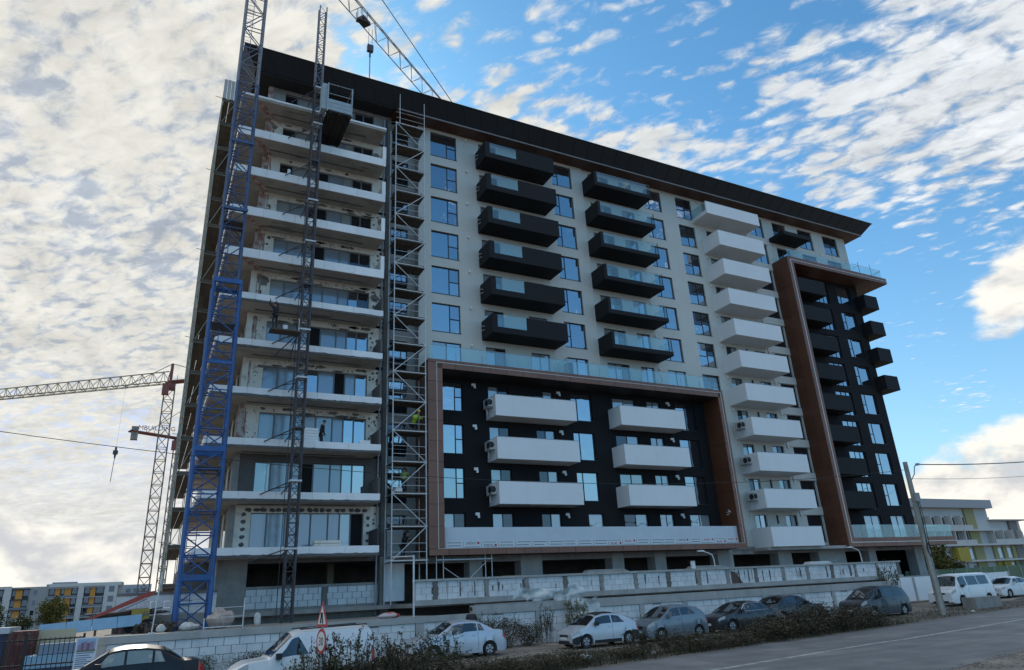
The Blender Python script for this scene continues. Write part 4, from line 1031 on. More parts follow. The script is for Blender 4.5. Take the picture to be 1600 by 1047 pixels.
# cantilever work platform half way up, with its struts
WP = empty('work_platform', (5.7, 39.2, 17.6), 'small timber work platform on struts beside the slim dark mast', 'platform')
for j in range(3): box('deck_board', 4.9, 6.6, 39.0+j*.28, 39.26+j*.28, 17.66, 17.74, plank, WP)
rod('strut', (6.5, 39.3, 17.6), (5.3, 40.6, 16.4), .04, mastm, WP); rod('strut', (6.45, 39.3, 17.5), (6.3, 40.6, 16.3), .035, mastm, WP); rod('upright', (6.5, 39.0, 17.7), (6.5, 39.0, 18.5), .025, steel, WP)

# ------------------------------------------------------------------ far tower cranes
def far_crane(x, y, ztop, label, dirv, jl, cl, mj, mm, text_=None, w=1.7):
    r = empty('tower_crane', (x, y, 0), label, 'crane', 'tower cranes beyond the site')
    m = MB(); h = w/2
    for a in (-h, h):
        for c in (-h, h): m.rod((x+a, y+c, 0), (x+a, y+c, ztop), .10)
    n = int(ztop/1.9)
    for i in range(n):
        z = i*ztop/n; z2 = (i+1)*ztop/n
        for s in range(4):
            cs = [(-h, -h), (h, -h), (h, h), (-h, h)]; p, q = cs[s], cs[(s+1) % 4]
            if i % 2: p, q = q, p
            m.rod((x+p[0], y+p[1], z), (x+q[0], y+q[1], z2), .05, 4); m.rod((x+p[0], y+p[1], z), (x+q[0], y+q[1], z), .05, 4)
    m.build('mast', mm, r)
    d = Vector(dirv).normalized(); P = Vector((x, y, ztop+1.2))
    box('slewing_unit', x-.8, x+.8, y-.8, y+.8, ztop, ztop+1.1, mj, r); box('cab', x-1.1, x-.1, y-1.5, y-.6, ztop-1.2, ztop+.5, mj, r)
    if jl: jib(r, P+d*.5, P+d*jl, 1.4, 1.9, 1.9, .09, .05, cream_st if text_ is None else mj)
    c = MB(); s = Vector((-d.y, d.x, 0))
    for k in (-1, 1): c.rod(P+s*.6*k, P-d*cl+s*.6*k, .16, 6)
    c.rod(P, P-d*cl, .28, 6)
    for i in range(int(cl/1.5)): c.rod(P-d*i*1.5+s*.6+Vector((0, 0, .9)), P-d*i*1.5+s*.6, .04, 4)
    c.build('counter_jib', mj, r)
    E = P-d*(cl-.8); box('counterweight', E.x-.55, E.x+.55, E.y-.5, E.y+.5, E.z-1.5, E.z+.9, conc, r)
    a = MB(); a.rod(P, P+Vector((0, 0, 3.2)), .25, 5); a.rod(P+s*.8, P+Vector((0, 0, 3.2)), .1, 4); a.build('tower_head', mj, r)
    rod('pendant_bar', P+Vector((0, 0, 3.2 if text_ is None else 5.5)), P-d*(cl*.7), .06, mm, r); rod('pendant_bar', P+Vector((0, 0, 3.2)), P+d*min(8, max(jl, 6)), .06, mm, r)
    return r, P, d
c1, P1, d1 = far_crane(.3, 120, 36.6, 'red headed tower crane with a long pale jib reaching left over the houses', (-.82, .57, 0), 46, 13, redst, M('grey_brown_steel', (.16, .13, .10), .6), w=1.5)
T1 = P1+d1*9.5
c2, P2, d2 = far_crane(3.0, 142, 32.2, 'shorter dark red tower crane with a boxy counterweight half hidden behind the taller mast', (.9, .5, 0), 30, 9.2, redst, MATS['grey_brown_steel'], 'MBUILD', w=1.35)
text('lettering', 'MBUILDING', 1.15, (-3.9, 138.2, 33.9), redst, c2, rot=(rad(90), 0, 0), ext=.03)
# load hanging from the long jib, in front of the clouds
HK = P1+d1*7.9
hk = MB(); hk.box(HK.x-.35, HK.x+.35, HK.y-.2, HK.y+.2, 26.6, 27.2); hk.rod((HK.x, HK.y, 26.6), (HK.x, HK.y, 25.9), .2, 6, r2=.08); hk.rod((HK.x, HK.y, 27.2), (HK.x, HK.y, 27.7), .16, 6); hk.build('hook_block', mastm, c1)
rod('sling', (HK.x, HK.y, 25.9), (HK.x-.1, HK.y, 22.2), .05, mastm, c1); rod('hoist_rope', (HK.x, HK.y, 27.7), (HK.x, HK.y, 37.6), .01, mastm, c1)

# ------------------------------------------------------------------ air conditioners
def aircon(x, y, z, label):
    r = empty('air_conditioner', (x, y, z), label, 'air conditioner', 'air conditioners hung on the balcony ends')
    cm = M('ac_casing', (.50, .51, .50), .6); b = MB(); b.box(x-.34, x, y-.45, y+.45, z, z+.6); b.build('casing', cm, r)
    f = MB(); n = 14
    for i in range(n):
        a, c = 2*math.pi*i/n, 2*math.pi*(i+1)/n
        f.face([(x-.345, y-.08, z+.3), (x-.345, y-.08+.24*math.cos(a), z+.3+.24*math.sin(a)), (x-.345, y-.08+.24*math.cos(c), z+.3+.24*math.sin(c))])
    for i in range(n):
        a, c = 2*math.pi*i/n, 2*math.pi*(i+1)/n
        f.face([(x-.25+.2*math.cos(a), y-.452, z+.3+.22*math.sin(a)), (x-.25+.2*math.cos(a), y-.452, z+.3+.22*math.sin(a)), (x-.17, y-.452, z+.3), (x-.25+.2*math.cos(c), y-.452, z+.3+.22*math.sin(c))][1:])
    f.build('fan_grille', blackpl, r)
    k = MB(); k.box(x-.36, x+.02, y-.35, y-.3, z-.06, z-.003); k.box(x-.36, x+.02, y+.3, y+.35, z-.06, z-.003); k.build('bracket', steel_d, r)
    rod('pipe', (x-.2, y+.2, z), (x-.15, y+.2, z-.5), .03, white_l, r)
nm = {4: 'topmost', 3: 'middle', 2: 'lowest'}
for k in (2, 3, 4): aircon(20.38, 42.1, F(k)+.55, f'grey air conditioner on the left end of the {nm[k]} white balcony inside the copper frame')
nm = {2: 'second lowest', 3: 'third lowest', 4: 'fourth lowest'}
for k in (2, 3, 4): aircon(44.18, 42.1, F(k)+.45, f'grey air conditioner on the left end of the {nm[k]} balcony of the white column')

# ------------------------------------------------------------------ stacked materials
EB = empty('insulation_stack', (7.9, 41.7, F(3)), 'stack of white insulation boards on a balcony beside a standing worker', 'building boards')
for i in range(7): box('board', 7.45+.02*(i % 2), 8.4+.02*(i % 3), 41.25, 41.85, F(3)+.33+i*.17-.33, F(3)+i*.17+.155, epsw, EB)
E2 = empty('insulation_stack', (9.3, 41.5, F(1)), 'low pile of cream insulation boards on the lowest unfinished balcony', 'building boards')
for i in range(4): box('board', 8.5-(.5 if i == 0 else 0), 10.0, 41.3, 41.9, F(1)+.01+i*.17, F(1)+i*.17+.155, eps, E2)
E3 = empty('plank_pile', (4.9, 41.4, F(2)), 'short pile of pale boards on the second balcony of the unfinished end', 'building boards')
for i in range(2): box('board', 4.2, 5.4, 41.2, 41.8, F(2)+.33+i*.12-.33, F(2)+i*.12+.1, eps, E3)
E4 = empty('lumber_pile', (20.4, 41.5, 2.32), 'small pile of yellowish timber under the copper frame beside a trestle', 'timber')
rnd = random.Random(4)
for i in range(9): box('plank', 20.0+rnd.uniform(0, .4), 22.1+rnd.uniform(-.7, .2), 40.6+(i % 3)*.3, 40.85+(i % 3)*.3, 3.3+(i//3)*.12, 3.40+(i//3)*.12, M('new_timber', (.34, .25, .13), .8), E4)
box('bearer', 20.1, 20.2, 40.6, 41.5, 2.32, 3.3, plank, E4); box('bearer', 21.6, 21.7, 40.6, 41.5, 2.32, 3.3, plank, E4)
for (x0, x1, lab) in ((24.6, 27.8, 'thin grey boards lying on the parapet before the garage opening'), (33.0, 36.2, 'flat panel lying on the parapet beside the first small street lamp'), (44.4, 46.9, 'pale sheets stacked on the parapet below the white balconies')):
    e = empty('board_pile', ((x0+x1)/2, 38.6, 3.54), lab, 'building boards')
    for i in range(3): box('board', x0+.1*i, x1-.15*i, 38.0+.02*i, 38.6, 3.545+i*.06, 3.59+i*.06, conc_l if x0 < 40 else whitep, e)
CN = empty('site_drum', (33.2, 38.05, 3.54), 'small white drum standing on the parapet coping', 'drum'); b = MB(); b.rod((33.2, 38.05, 3.545), (33.2, 38.05, 4.0), .16, 10, caps=True); b.build('body', white_l, CN); b = MB(); b.rod((33.2, 38.05, 4.0), (33.2, 38.05, 4.05), .17, 10, caps=True); b.build('lid', conc_l, CN)
for (x, k, lab, kind) in ((10.9, 4, 'white bucket on the fourth unfinished balcony from the bottom', 'b'), (11.3, 3, 'white boards leaning at the right end of the third unfinished balcony', 'p'), (10.0, 2, 'flat white board lying on the second unfinished balcony', 'f'), (11.6, 6, 'small white bucket on the sixth unfinished balcony from the bottom', 'b'), (5.6, 9, 'rolled mesh standing on the ninth unfinished balcony', 'r')):
    z = F(k)
    r = empty({'b': 'bucket', 'p': 'leaning_boards', 'f': 'flat_board', 'r': 'mesh_roll'}[kind], (x, 41.6, z), lab, {'b': 'bucket', 'p': 'building boards', 'f': 'building boards', 'r': 'mesh roll'}[kind])
    if kind == 'b':
        m = MB(); m.rod((x, 41.3, z+.002), (x, 41.3, z+.34), .13, 12, r2=.16, caps=True); m.build('body', white_l, r); m = MB(); m.tube([(x-.16, 41.3, z+.33), (x, 41.3, z+.5), (x+.16, 41.3, z+.33)], .008); m.build('handle', steel_d, r)
    elif kind == 'p':
        for i in range(3): box('board', x-.35, x+.35, 41.4+i*.07, 41.45+i*.07, z+.02, z+.62-.05*i, epsw, r)
    elif kind == 'f':
        for i in range(2): box('board', x-1.0+.1*i, x+.9, 41.15, 41.75, z+.002+.09*i, z+.08+.09*i, epsw, r)
    else:
        m = MB(); m.rod((x, 41.5, z+.002), (x, 41.5, z+1.0), .11, 12, caps=True); m.build('roll', white_l, r); m = MB(); m.rod((x, 41.5, z+1.0), (x, 41.5, z+1.03), .05, 10, caps=True); m.build('core', stem_m, r)
# crumpled plastic over the wall
def cloth(name, x0, x1, y0, z0, z1, label, seed, mat=None, amp=.35, nx=46, nz=14, cat='plastic sheet', kind=None):
    b = MB(); P = []
    for j in range(nz+1):
        row = []
        for i in range(nx+1):
            f, g = i/nx, j/nz; p = Vector((x0+(x1-x0)*f, y0, z1+(z0-z1)*g))
            n1 = mnoise.noise_vector(Vector((p.x*1.1+seed, p.z*1.7, seed))); n2 = mnoise.noise_vector(Vector((p.x*4+seed, p.z*3.5, seed*2)))
            p += Vector((n1.x*.25+n2.x*.1, n1.y*amp+n2.y*.14-.12, n1.z*.28*(1-.3*g)+n2.z*.10)); row.append(p)
        P.append(row)
    for j in range(nz):
        for i in range(nx):
            h = mnoise.noise(Vector((i*.21+seed, j*.3, 4.4)))
            if h > -.30-(.3 if j < 6 else -.05): b.face([P[j][i], P[j][i+1], P[j+1][i+1], P[j+1][i]])
    best = []; left = set(range(len(b.f))); at = {}
    for i, f in enumerate(b.f):
        for q in f: at.setdefault(tuple(round(c, 5) for c in b.v[q]), []).append(i)
    while left:
        st = [left.pop()]; comp = list(st)
        while st:
            for q in b.f[st.pop()]:
                for k in at[tuple(round(c, 5) for c in b.v[q])]:
                    if k in left: left.discard(k); st.append(k); comp.append(k)
        if len(comp) > len(best): best = comp
    ids = {}; V = []; Fc = []
    for i in best:
        ff = []
        for q in b.f[i]:
            k = tuple(round(c, 5) for c in b.v[q])
            if k not in ids: ids[k] = len(V); V.append(b.v[q])
            ff.append(ids[k])
        Fc.append(tuple(ff))
    b.v, b.f, b.mi = V, Fc, [0]*len(Fc)
    o = b.build(name, mat or sheet_m, None, smooth=True); return tag(o, label, cat)
cloth('plastic_sheet', 18.0, 22.6, 35.6, 1.75, 2.75, 'torn translucent plastic sheeting draped over the middle of the street wall', 2.0)
cloth('plastic_sheet', 20.2, 22.2, 33.35, 1.2, 2.2, 'narrow tatters of plastic hanging down the front of the street wall', 5.0, nx=24)
# ------------------------------------------------------------------ cars
def lerp_tab(tab, u):
    if u <= tab[0][0]: return tab[0][1]
    for (a, va), (c, vc) in zip(tab, tab[1:]):
        if u <= c:
            t = (u-a)/(c-a); return va+(vc-va)*t
    return tab[-1][1]
def smooth_tab(tab, u, e=.018): return sum(lerp_tab(tab, u+e*k) for k in (-1, -.5, 0, .5, 1))/5
STY = {  # deck line (bonnet, waist, boot) and roof line along the length 0..1; glass spans
 'sedan': dict(deck=[(0, .44), (.015, .52), (.10, .59), (.25, .655), (.30, .655), (.80, .69), (.86, .705), (.97, .685), (.985, .58), (1, .46)],
               roof=[(.24, .655), (.42, .965), (.50, 1.0), (.62, .995), (.72, .95), (.865, .70)], ws=(.255, .405), rw=(.735, .845), sw=[(.335, .50), (.515, .665), (.68, .745)], wh=(.195, .80)),
 'hatch': dict(deck=[(0, .42), (.015, .50), (.09, .575), (.23, .645), (.30, .655), (.80, .69), (.95, .69), (.985, .57), (1, .43)],
               roof=[(.20, .63), (.40, .96), (.50, 1.0), (.68, .995), (.84, .93), (.965, .70)], ws=(.225, .385), rw=(.865, .945), sw=[(.32, .535), (.555, .79)], wh=(.20, .82)),
 'bubble': dict(deck=[(0, .40), (.02, .48), (.10, .56), (.22, .635), (.30, .65), (.80, .675), (.95, .66), (.985, .56), (1, .42)],
               roof=[(.19, .62), (.36, .93), (.48, 1.0), (.62, .995), (.80, .90), (.95, .68)], ws=(.215, .355), rw=(.82, .93), sw=[(.32, .57), (.59, .77)], wh=(.19, .82)),
 'mpv': dict(deck=[(0, .42), (.015, .50), (.08, .58), (.18, .605), (.26, .615), (.80, .635), (.97, .635), (.985, .54), (1, .42)],
               roof=[(.155, .59), (.36, .955), (.46, 1.0), (.80, .985), (.90, .94), (.975, .68)], ws=(.18, .345), rw=(.915, .965), sw=[(.29, .465), (.48, .665), (.68, .87)], wh=(.20, .82)),
 'van': dict(deck=[(0, .40), (.015, .47), (.07, .53), (.15, .575), (.20, .58), (.97, .60), (.985, .56), (1, .40)],
               roof=[(.115, .55), (.235, .955), (.30, 1.0), (.94, .99), (.985, .80), (.992, .56)], ws=(.135, .225), rw=(.965, .985), sw=[(.215, .365), (.39, .62), (.64, .87)], wh=(.20, .79)),
 'panel': dict(deck=[(0, .40), (.015, .47), (.09, .56), (.24, .59), (.28, .59), (.97, .59), (.985, .56), (1, .40)],
               roof=[(.22, .575), (.395, .955), (.45, .985), (.55, 1.0), (.95, .995), (.985, .86), (.993, .58)], ws=(.245, .385), rw=(.97, .985), sw=[(.275, .50)], wh=(.20, .80)),
}
def car(name, label, cat, xf, yc, L, Wd, H, sty, paint,  facing=-1, wheel_r=.31, dark_bumper=False, sunroof=False, n_rim=5, yaw=0, group=None, sidegl=None):
    """xf: x of the front bumper; facing -1: front towards -X. Built in its own frame, then turned."""
    st = STY[sty]; zg = G(xf)
    root = empty(name, (0, 0, 0), label, cat, group)
    MW = Matrix.Translation((xf, yc, zg)) @ Matrix.Rotation(rad(yaw), 4, 'Z') @ (Matrix.Identity(4) if facing < 0 else Matrix.Rotation(math.pi, 4, 'Z'))
    root.matrix_basis = MW; W[root.name] = MW.copy()
    hw = Wd/2; zb0 = .17/H
    wc = [f*L for f in st['wh']]; R = wheel_r+.055
    def sect(u):
        x = u*L
        zd = smooth_tab(st['deck'], u)*H
        zr = max(zd+.012, smooth_tab(st['roof'], u, .012)*H if st['roof'][0][0] <= u <= st['roof'][-1][0] else 0)
        s = (u-.5)*2; w = hw*(1-.10*abs(s)**5-.05*max(0, abs(s)-.93)/.07)
        zb = zb0*H+.10*max(0, (abs(s)-.9)/.1)**2
        for c in wc:
            d = abs(x-c)
            if d < R: zb = max(zb, wheel_r-.02+math.sqrt(R*R-d*d))
        k = min(1.0, max(0.0, (zr-zd)/(.30*H)))
        wr = w*(.93*(1-k)+.76*k)
        zm = max(zb+.012, .52*zd+.48*zb0*H)
        return [Vector((x, 0, zb)), Vector((x, w*.90, zb)), Vector((x, w*.985, zb+.012)), Vector((x, w*1.0, zm)), Vector((x, w*.955, max(zd, zm+.01))), Vector((x, wr, max(zr-.035*k, zd+.008))), Vector((x, wr*.55, zr+.02*k+.012)), Vector((x, 0, zr+.03*k+.018))]
    us = sorted({0, .004, .012, .03, 1, .996, .988, .97, *[i/56 for i in range(57)], *[(c+R*q)/L for c in wc for q in (-1.01, -.97, -.85, -.6, -.3, 0, .3, .6, .85, .97, 1.01)], *[p for p, _ in st['roof']]})
    us = [u for u in us if 0 <= u <= 1]
    rows = [sect(u) for u in us]; b = MB(); n = len(rows[0])
    for side in (1, -1):
        base = len(b.v)
        for r in rows: b.v += [(p.x, p.y*side, p.z) for p in r]
        for i in range(len(rows)-1):
            for j in range(n-1):
                q = (base+i*n+j, base+(i+1)*n+j, base+(i+1)*n+j+1, base+i*n+j+1)
                b.f.append(q if side < 0 else q[::-1]); b.mi.append(0)
        for i, fl in ((0, 1), (len(rows)-1, -1)):
            q = tuple(base+i*n+j for j in range(n)); b.f.append(q if side*fl > 0 else q[::-1]); b.mi.append(0)
    b.build('body', paint, root, smooth=True, mw=MW, angle=38)
    def surf(u, t):
        r = sect(u); j = min(int(t), n-2); return r[j].lerp(r[j+1], t-j)
    def patch(pname, u0, u1, t0, t1, mat, off=.007, side=1, nu=6, ntt=3, taper=None, parent=root):
        m = MB(); P = []
        for i in range(nu+1):
            row = []
            for j in range(ntt+1):
                f, g = i/nu, j/ntt; ua, ub = u0, u1
                if taper: ua = u0+taper[0]*g; ub = u1+taper[1]*g
                u = ua+(ub-ua)*f; t = t0+(t1-t0)*g; p = surf(u, t)
                du = surf(min(1, u+.004), t)-surf(max(0, u-.004), t); dv = surf(u, min(n-1.001, t+.02))-surf(u, max(0, t-.02))
                nn = du.cross(dv); nn = nn.normalized() if nn.length > 1e-9 else Vector((0, 1, 0))
                if nn.y < -.2 or (abs(nn.y) <= .2 and nn.z < 0): nn = -nn
                p = p+nn*off; row.append(Vector((p.x, p.y*side, p.z)))
            P.append(row)
        for i in range(nu):
            for j in range(ntt): m.face([P[i][j], P[i+1][j], P[i+1][j+1], P[i][j+1]] if side > 0 else [P[i][j], P[i][j+1], P[i+1][j+1], P[i+1][j]])
        return m.build(pname, mat, parent, smooth=True, mw=MW)
    def across(pname, u0, u1, mat, off=.016, tlo=5.12, sl=0):
        m = MB(); P = []; nu = 14
        for i in range(nu+1):
            u = u0+(u1-u0)*i/nu; r = []
            for side, ts in ((-1, (tlo, 5.5, 6, 7)), (1, (6, 5.5, tlo))):
                for t in ts:
                    p = surf(u, min(t, 6.999)); r.append(Vector((p.x+sl*off, p.y*side, p.z+off)))
            P.append(r)
        for i in range(nu):
            for j in range(6): m.face([P[i][j], P[i][j+1], P[i+1][j+1], P[i+1][j]])
        return m.build(pname, mat, root, smooth=True, mw=MW)
    across('windscreen', st['ws'][0], st['ws'][1], carglass, sl=-1); across('rear_window', st['rw'][0], st['rw'][1], carglass, sl=1)
    if sunroof: across('sunroof', st['ws'][1]+.03, st['ws'][1]+.30, blackpl, .014, 5.3)
    for side in (1, -1):
        for i, (a, c) in enumerate(st['sw']):
            tp = (0, 0)
            if i == 0: tp = (min(.11, (st['ws'][1]-a)*.95), 0)
            if i == len(st['sw'])-1 and sty != 'van': tp = (tp[0], -min(.07, (c-a)*.5))
            patch('side_window', a, c, 4.12, 4.86, sidegl or carglass, side=side, taper=tp)
        patch('headlight', .012, .10, 3.55, 3.97, lamp_c, .010, side, 5, 2)
        patch('tail_light', .955, .992, 3.35, 3.98 if sty in ('sedan',) else 4.3, lamp_r, .010, side, 4, 2)
        if dark_bumper:
            patch('bumper_skirt', .002, .13, 2.0, 3.15, blackpl, .012, side, 8, 2); patch('bumper_skirt', .87, .998, 2.0, 3.15, blackpl, .012, side, 8, 2); patch('sill_skirt', .30, .70, 2.0, 2.35, blackpl, .010, side, 8, 1)
        if sty != 'panel' or True:
            for i, (a, c) in enumerate(st['sw'][:2 if sty in ('sedan', 'mpv') else 1]):
                hx = surf(c-.02, 3.72); box('door_handle', 0, .15, -.01, .01, -.012, .012, paint, root).matrix_basis = MW @ Matrix.Translation((hx.x-.08, (hx.y+.012)*side, hx.z)) @ Matrix.Diagonal((.15, .025, .024, 1))
                p0, p1 = surf(c+.008, 2.3), surf(c+.008, 3.98); q = MB()
                zs = [surf(c+.008, 2.3+1.7*f/6) for f in range(7)]
                for A, Z in zip(zs, zs[1:]): q.rod((A.x, (A.y+.001)*side, A.z), (Z.x, (Z.y+.001)*side, Z.z), .006, 4)
                q.build('door_gap', blackpl, root, mw=MW)
        mp = surf(st['sw'][0][0]+.02, 4.0)
        m = MB(); m.box(-.10, .05, -.02, .17, -.02, .13); o = m.build('mirror', paint if sty in ('hatch', 'sedan') else blackpl, root, mw=MW @ Matrix.Translation((mp.x+.02, (mp.y) if side > 0 else -mp.y-.15, mp.z+.02)))
        for c in wc:
            tyre = MB(); nn = 22; wv = .19; prof = [(wheel_r*.60, .02), (wheel_r*.93, 0), (wheel_r, .03), (wheel_r, wv-.03), (wheel_r*.93, wv), (wheel_r*.60, wv-.02)]
            for i in range(nn):
                a, a2 = 2*math.pi*i/nn, 2*math.pi*(i+1)/nn
                for (r1, y1), (r2, y2) in zip(prof, prof[1:]): tyre.face([(r1*math.cos(a), y1, r1*math.sin(a)), (r1*math.cos(a2), y1, r1*math.sin(a2)), (r2*math.cos(a2), y2, r2*math.sin(a2)), (r2*math.cos(a), y2, r2*math.sin(a))])
            yo = (-hw*.985+.012) if side < 0 else (hw*.985-.012-wv)
            wm = MW @ Matrix.Translation((c, yo, wheel_r)); t = tyre.build('wheel', rubber, root, smooth=True, mw=wm)
            rim = MB(); yf = .03 if side < 0 else wv-.03; sg = -1 if side < 0 else 1
            for i in range(nn):
                a, a2 = 2*math.pi*i/nn, 2*math.pi*(i+1)/nn
                rim.face([(wheel_r*.62*math.cos(a), yf, wheel_r*.62*math.sin(a)), (wheel_r*.62*math.cos(a2), yf, wheel_r*.62*math.sin(a2)), (wheel_r*.54*math.cos(a2), yf+.01*sg, wheel_r*.54*math.sin(a2)), (wheel_r*.54*math.cos(a), yf+.01*sg, wheel_r*.54*math.sin(a))])
            for i in range(n_rim):
                a = 2*math.pi*i/n_rim+.3; s2 = .30
                rim.face([(.0+.03*math.cos(a-1.5), yf+.012*sg, .03*math.sin(a-1.5)), (wheel_r*.58*math.cos(a-s2), yf+.012*sg, wheel_r*.58*math.sin(a-s2)), (wheel_r*.58*math.cos(a+s2), yf+.012*sg, wheel_r*.58*math.sin(a+s2)), (.03*math.cos(a+1.5), yf+.012*sg, .03*math.sin(a+1.5))])
            rim.build('rim', alloy if not dark_bumper or True else steel_d, t, mw=wm)
            dk = MB(); dk.face([(wheel_r*.6*math.cos(2*math.pi*i/12), yf-.012*sg, wheel_r*.6*math.sin(2*math.pi*i/12)) for i in range(12)]); dk.build('brake_disc', blackpl, t, mw=wm)
    zf = smooth_tab(st['deck'], .02)*H
    g = MB(); g.box(-.012, .03, -hw*.42, hw*.42, zf-.17, zf-.06); g.build('grille', blackpl, root, mw=MW)
    g = MB(); g.box(-.014, .03, -hw*.55, hw*.55, .22, .34); g.build('air_intake', blackpl, root, mw=MW)
    g = MB(); g.box(-.022, -.005, -.26, .26, .38, .49); g.build('number_plate', plate_m, root, mw=MW)
    g = MB(); g.box(L+.002, L+.016, -.26, .26, .60, .71); g.build('number_plate', plate_m, root, mw=MW)
    return root, MW, surf, patch
def paint(name, col, metal=.0, rough=.32, dust=0.0):
    return M(name, col, rough, metal=metal, coat=.5, var=.06 if dust == 0 else dust, vscale=1.2)
p_black = M('black_car_paint', (.010, .010, .014), .35, coat=.12, spec=.35); p_silver = paint('silver_car_paint', (.52, .56, .61), .4, .36); p_pale = paint('pale_silver_car_paint', (.54, .57, .60), .3, .34)
p_slate = paint('blue_grey_car_paint', (.20, .225, .25), .4, .32); p_char = paint('charcoal_car_paint', (.030, .029, .031), .25, .30); p_maroon = paint('black_plum_car_paint', (.026, .018, .022), .25, .28)
p_grey = paint('grey_car_paint', (.062, .070, .082), .35, .32); p_white = paint('white_car_paint', (.74, .75, .75), 0, .35)
car('parked_car', 'black saloon car parked in front of the gate poster, nearest the gate', 'car', -2.3, 24.6, 4.25, 1.74, 1.50, 'sedan', p_black, wheel_r=.30, sidegl=carglass_l)
vr, vmw, vsurf, vpatch = car('parked_van', 'white small delivery van behind the road signs and tall weeds', 'van', 2.45, 22.4, 4.0, 1.68, 1.70, 'panel', p_white, dark_bumper=True)
for side in (1, -1):
    vpatch('rub_strip', .27, .79, 2.95, 3.12, blackpl, .012, side, 10, 1)
    for u_ in (.52, .93):
        q = MB(); zs = [vsurf(u_, 2.3+2.5*f/8) for f in range(9)]
        for A_, Z_ in zip(zs, zs[1:]): q.rod((A_.x, (A_.y+.001)*side, A_.z), (Z_.x, (Z_.y+.001)*side, Z_.z), .007, 4)
        q.build('door_gap', blackpl, vr, mw=vmw)
    q = MB(); q.rod((1.75, .62*side, 1.73), (3.7, .62*side, 1.76), .018, 5); q.build('roof_bar', blackpl, vr, mw=vmw)
sr, smw, ssurf, spatch = car('parked_car', 'silver saloon with its driver door ajar and a person standing behind it', 'car', 10.05, 29.4, 4.15, 1.66, 1.43, 'sedan', p_silver, wheel_r=.29)
# its door, swung open on the front hinge
def open_door():
    hinge = ssurf(.325, 3); H0 = Vector((hinge.x, hinge.y, 0))
    for nm, u0, u1, t0, t1, mat, off in (('open_door', .325, .50, 2.2, 3.99, p_silver, .012), ('open_door_window', .36, .495, 4.08, 4.9, carglass, .012)):
        m = MB(); P = []
        for i in range(6):
            row = []
            for j in range(6):
                u = u0+(u1-u0)*i/5; t = t0+(t1-t0)*j/5; p = ssurf(u, t); row.append(Vector((p.x, -p.y-off, p.z)))
            P.append(row)
        for i in range(5):
            for j in range(5):
                m.face([P[i][j], P[i][j+1], P[i+1][j+1], P[i+1][j]]); m.face([P[i][j]+Vector((0, .04, 0)), P[i+1][j]+Vector((0, .04, 0)), P[i+1][j+1]+Vector((0, .04, 0)), P[i][j+1]+Vector((0, .04, 0))])
        hp = Vector((hinge.x, -hinge.y, 0))
        m.build(nm, mat, sr, mw=smw @ Matrix.Translation(hp) @ Matrix.Rotation(rad(-24), 4, 'Z') @ Matrix.Translation(-hp))
    spatch('door_opening', .333, .495, 2.35, 3.95, blackpl, .004, -1)
open_door()
car('parked_car', 'small rounded pale hatchback with black bumpers and dark sunroof', 'car', 16.95, 28.5, 3.62, 1.64, 1.38, 'bubble', p_pale, dark_bumper=True, sunroof=True, wheel_r=.28)
car('parked_car', 'grey blue five door hatchback close behind the pale rounded hatchback', 'car', 20.95, 28.4, 3.66, 1.66, 1.50, 'hatch', p_slate, wheel_r=.285)
ar, amw, asurf, apatch = car('parked_car', 'black saloon with bright chrome window trim facing left along the wall', 'car', 26.0, 29.3, 4.5, 1.80, 1.42, 'sedan', p_char, wheel_r=.32)
for side in (1, -1):
    m = MB()
    for t, (u0, u1) in ((4.06, (.33, .77)), (4.93, (.44, .70))):
        pts = [asurf(u0+(u1-u0)*i/10, t) for i in range(11)]
        m.tube([(p.x, (p.y+.012)*side, p.z) for p in pts], .014, 4)
    a, c = asurf(.33, 4.06), asurf(.44, 4.93); m.rod((a.x, (a.y+.012)*side, a.z), (c.x, (c.y+.012)*side, c.z), .014, 4)
    a, c = asurf(.77, 4.06), asurf(.70, 4.93); m.rod((a.x, (a.y+.012)*side, a.z), (c.x, (c.y+.012)*side, c.z), .014, 4)
    m.build('chrome_trim', chrome, ar, mw=amw)
car('parked_car', 'dark plum saloon facing right with its red tail lights towards the black saloon', 'car', 35.1, 30.3, 4.45, 1.76, 1.45, 'sedan', p_maroon, facing=1, wheel_r=.31)
car('parked_car', 'dark grey people carrier parked at the right end of the wall', 'car', 35.6, 28.3, 4.32, 1.74, 1.63, 'mpv', p_grey, wheel_r=.31)
car('parked_van', 'white passenger van with long side windows beside the leaning pole', 'van', 45.9, 29.6, 4.9, 1.84, 1.92, 'van', p_white, wheel_r=.32)
car('parked_car', 'white saloon at the far right behind the white passenger van', 'car', 54.4, 31.2, 4.4, 1.7, 1.40, 'sedan', paint('cream_white_car_paint', (.66, .67, .66), 0, .35), wheel_r=.30)

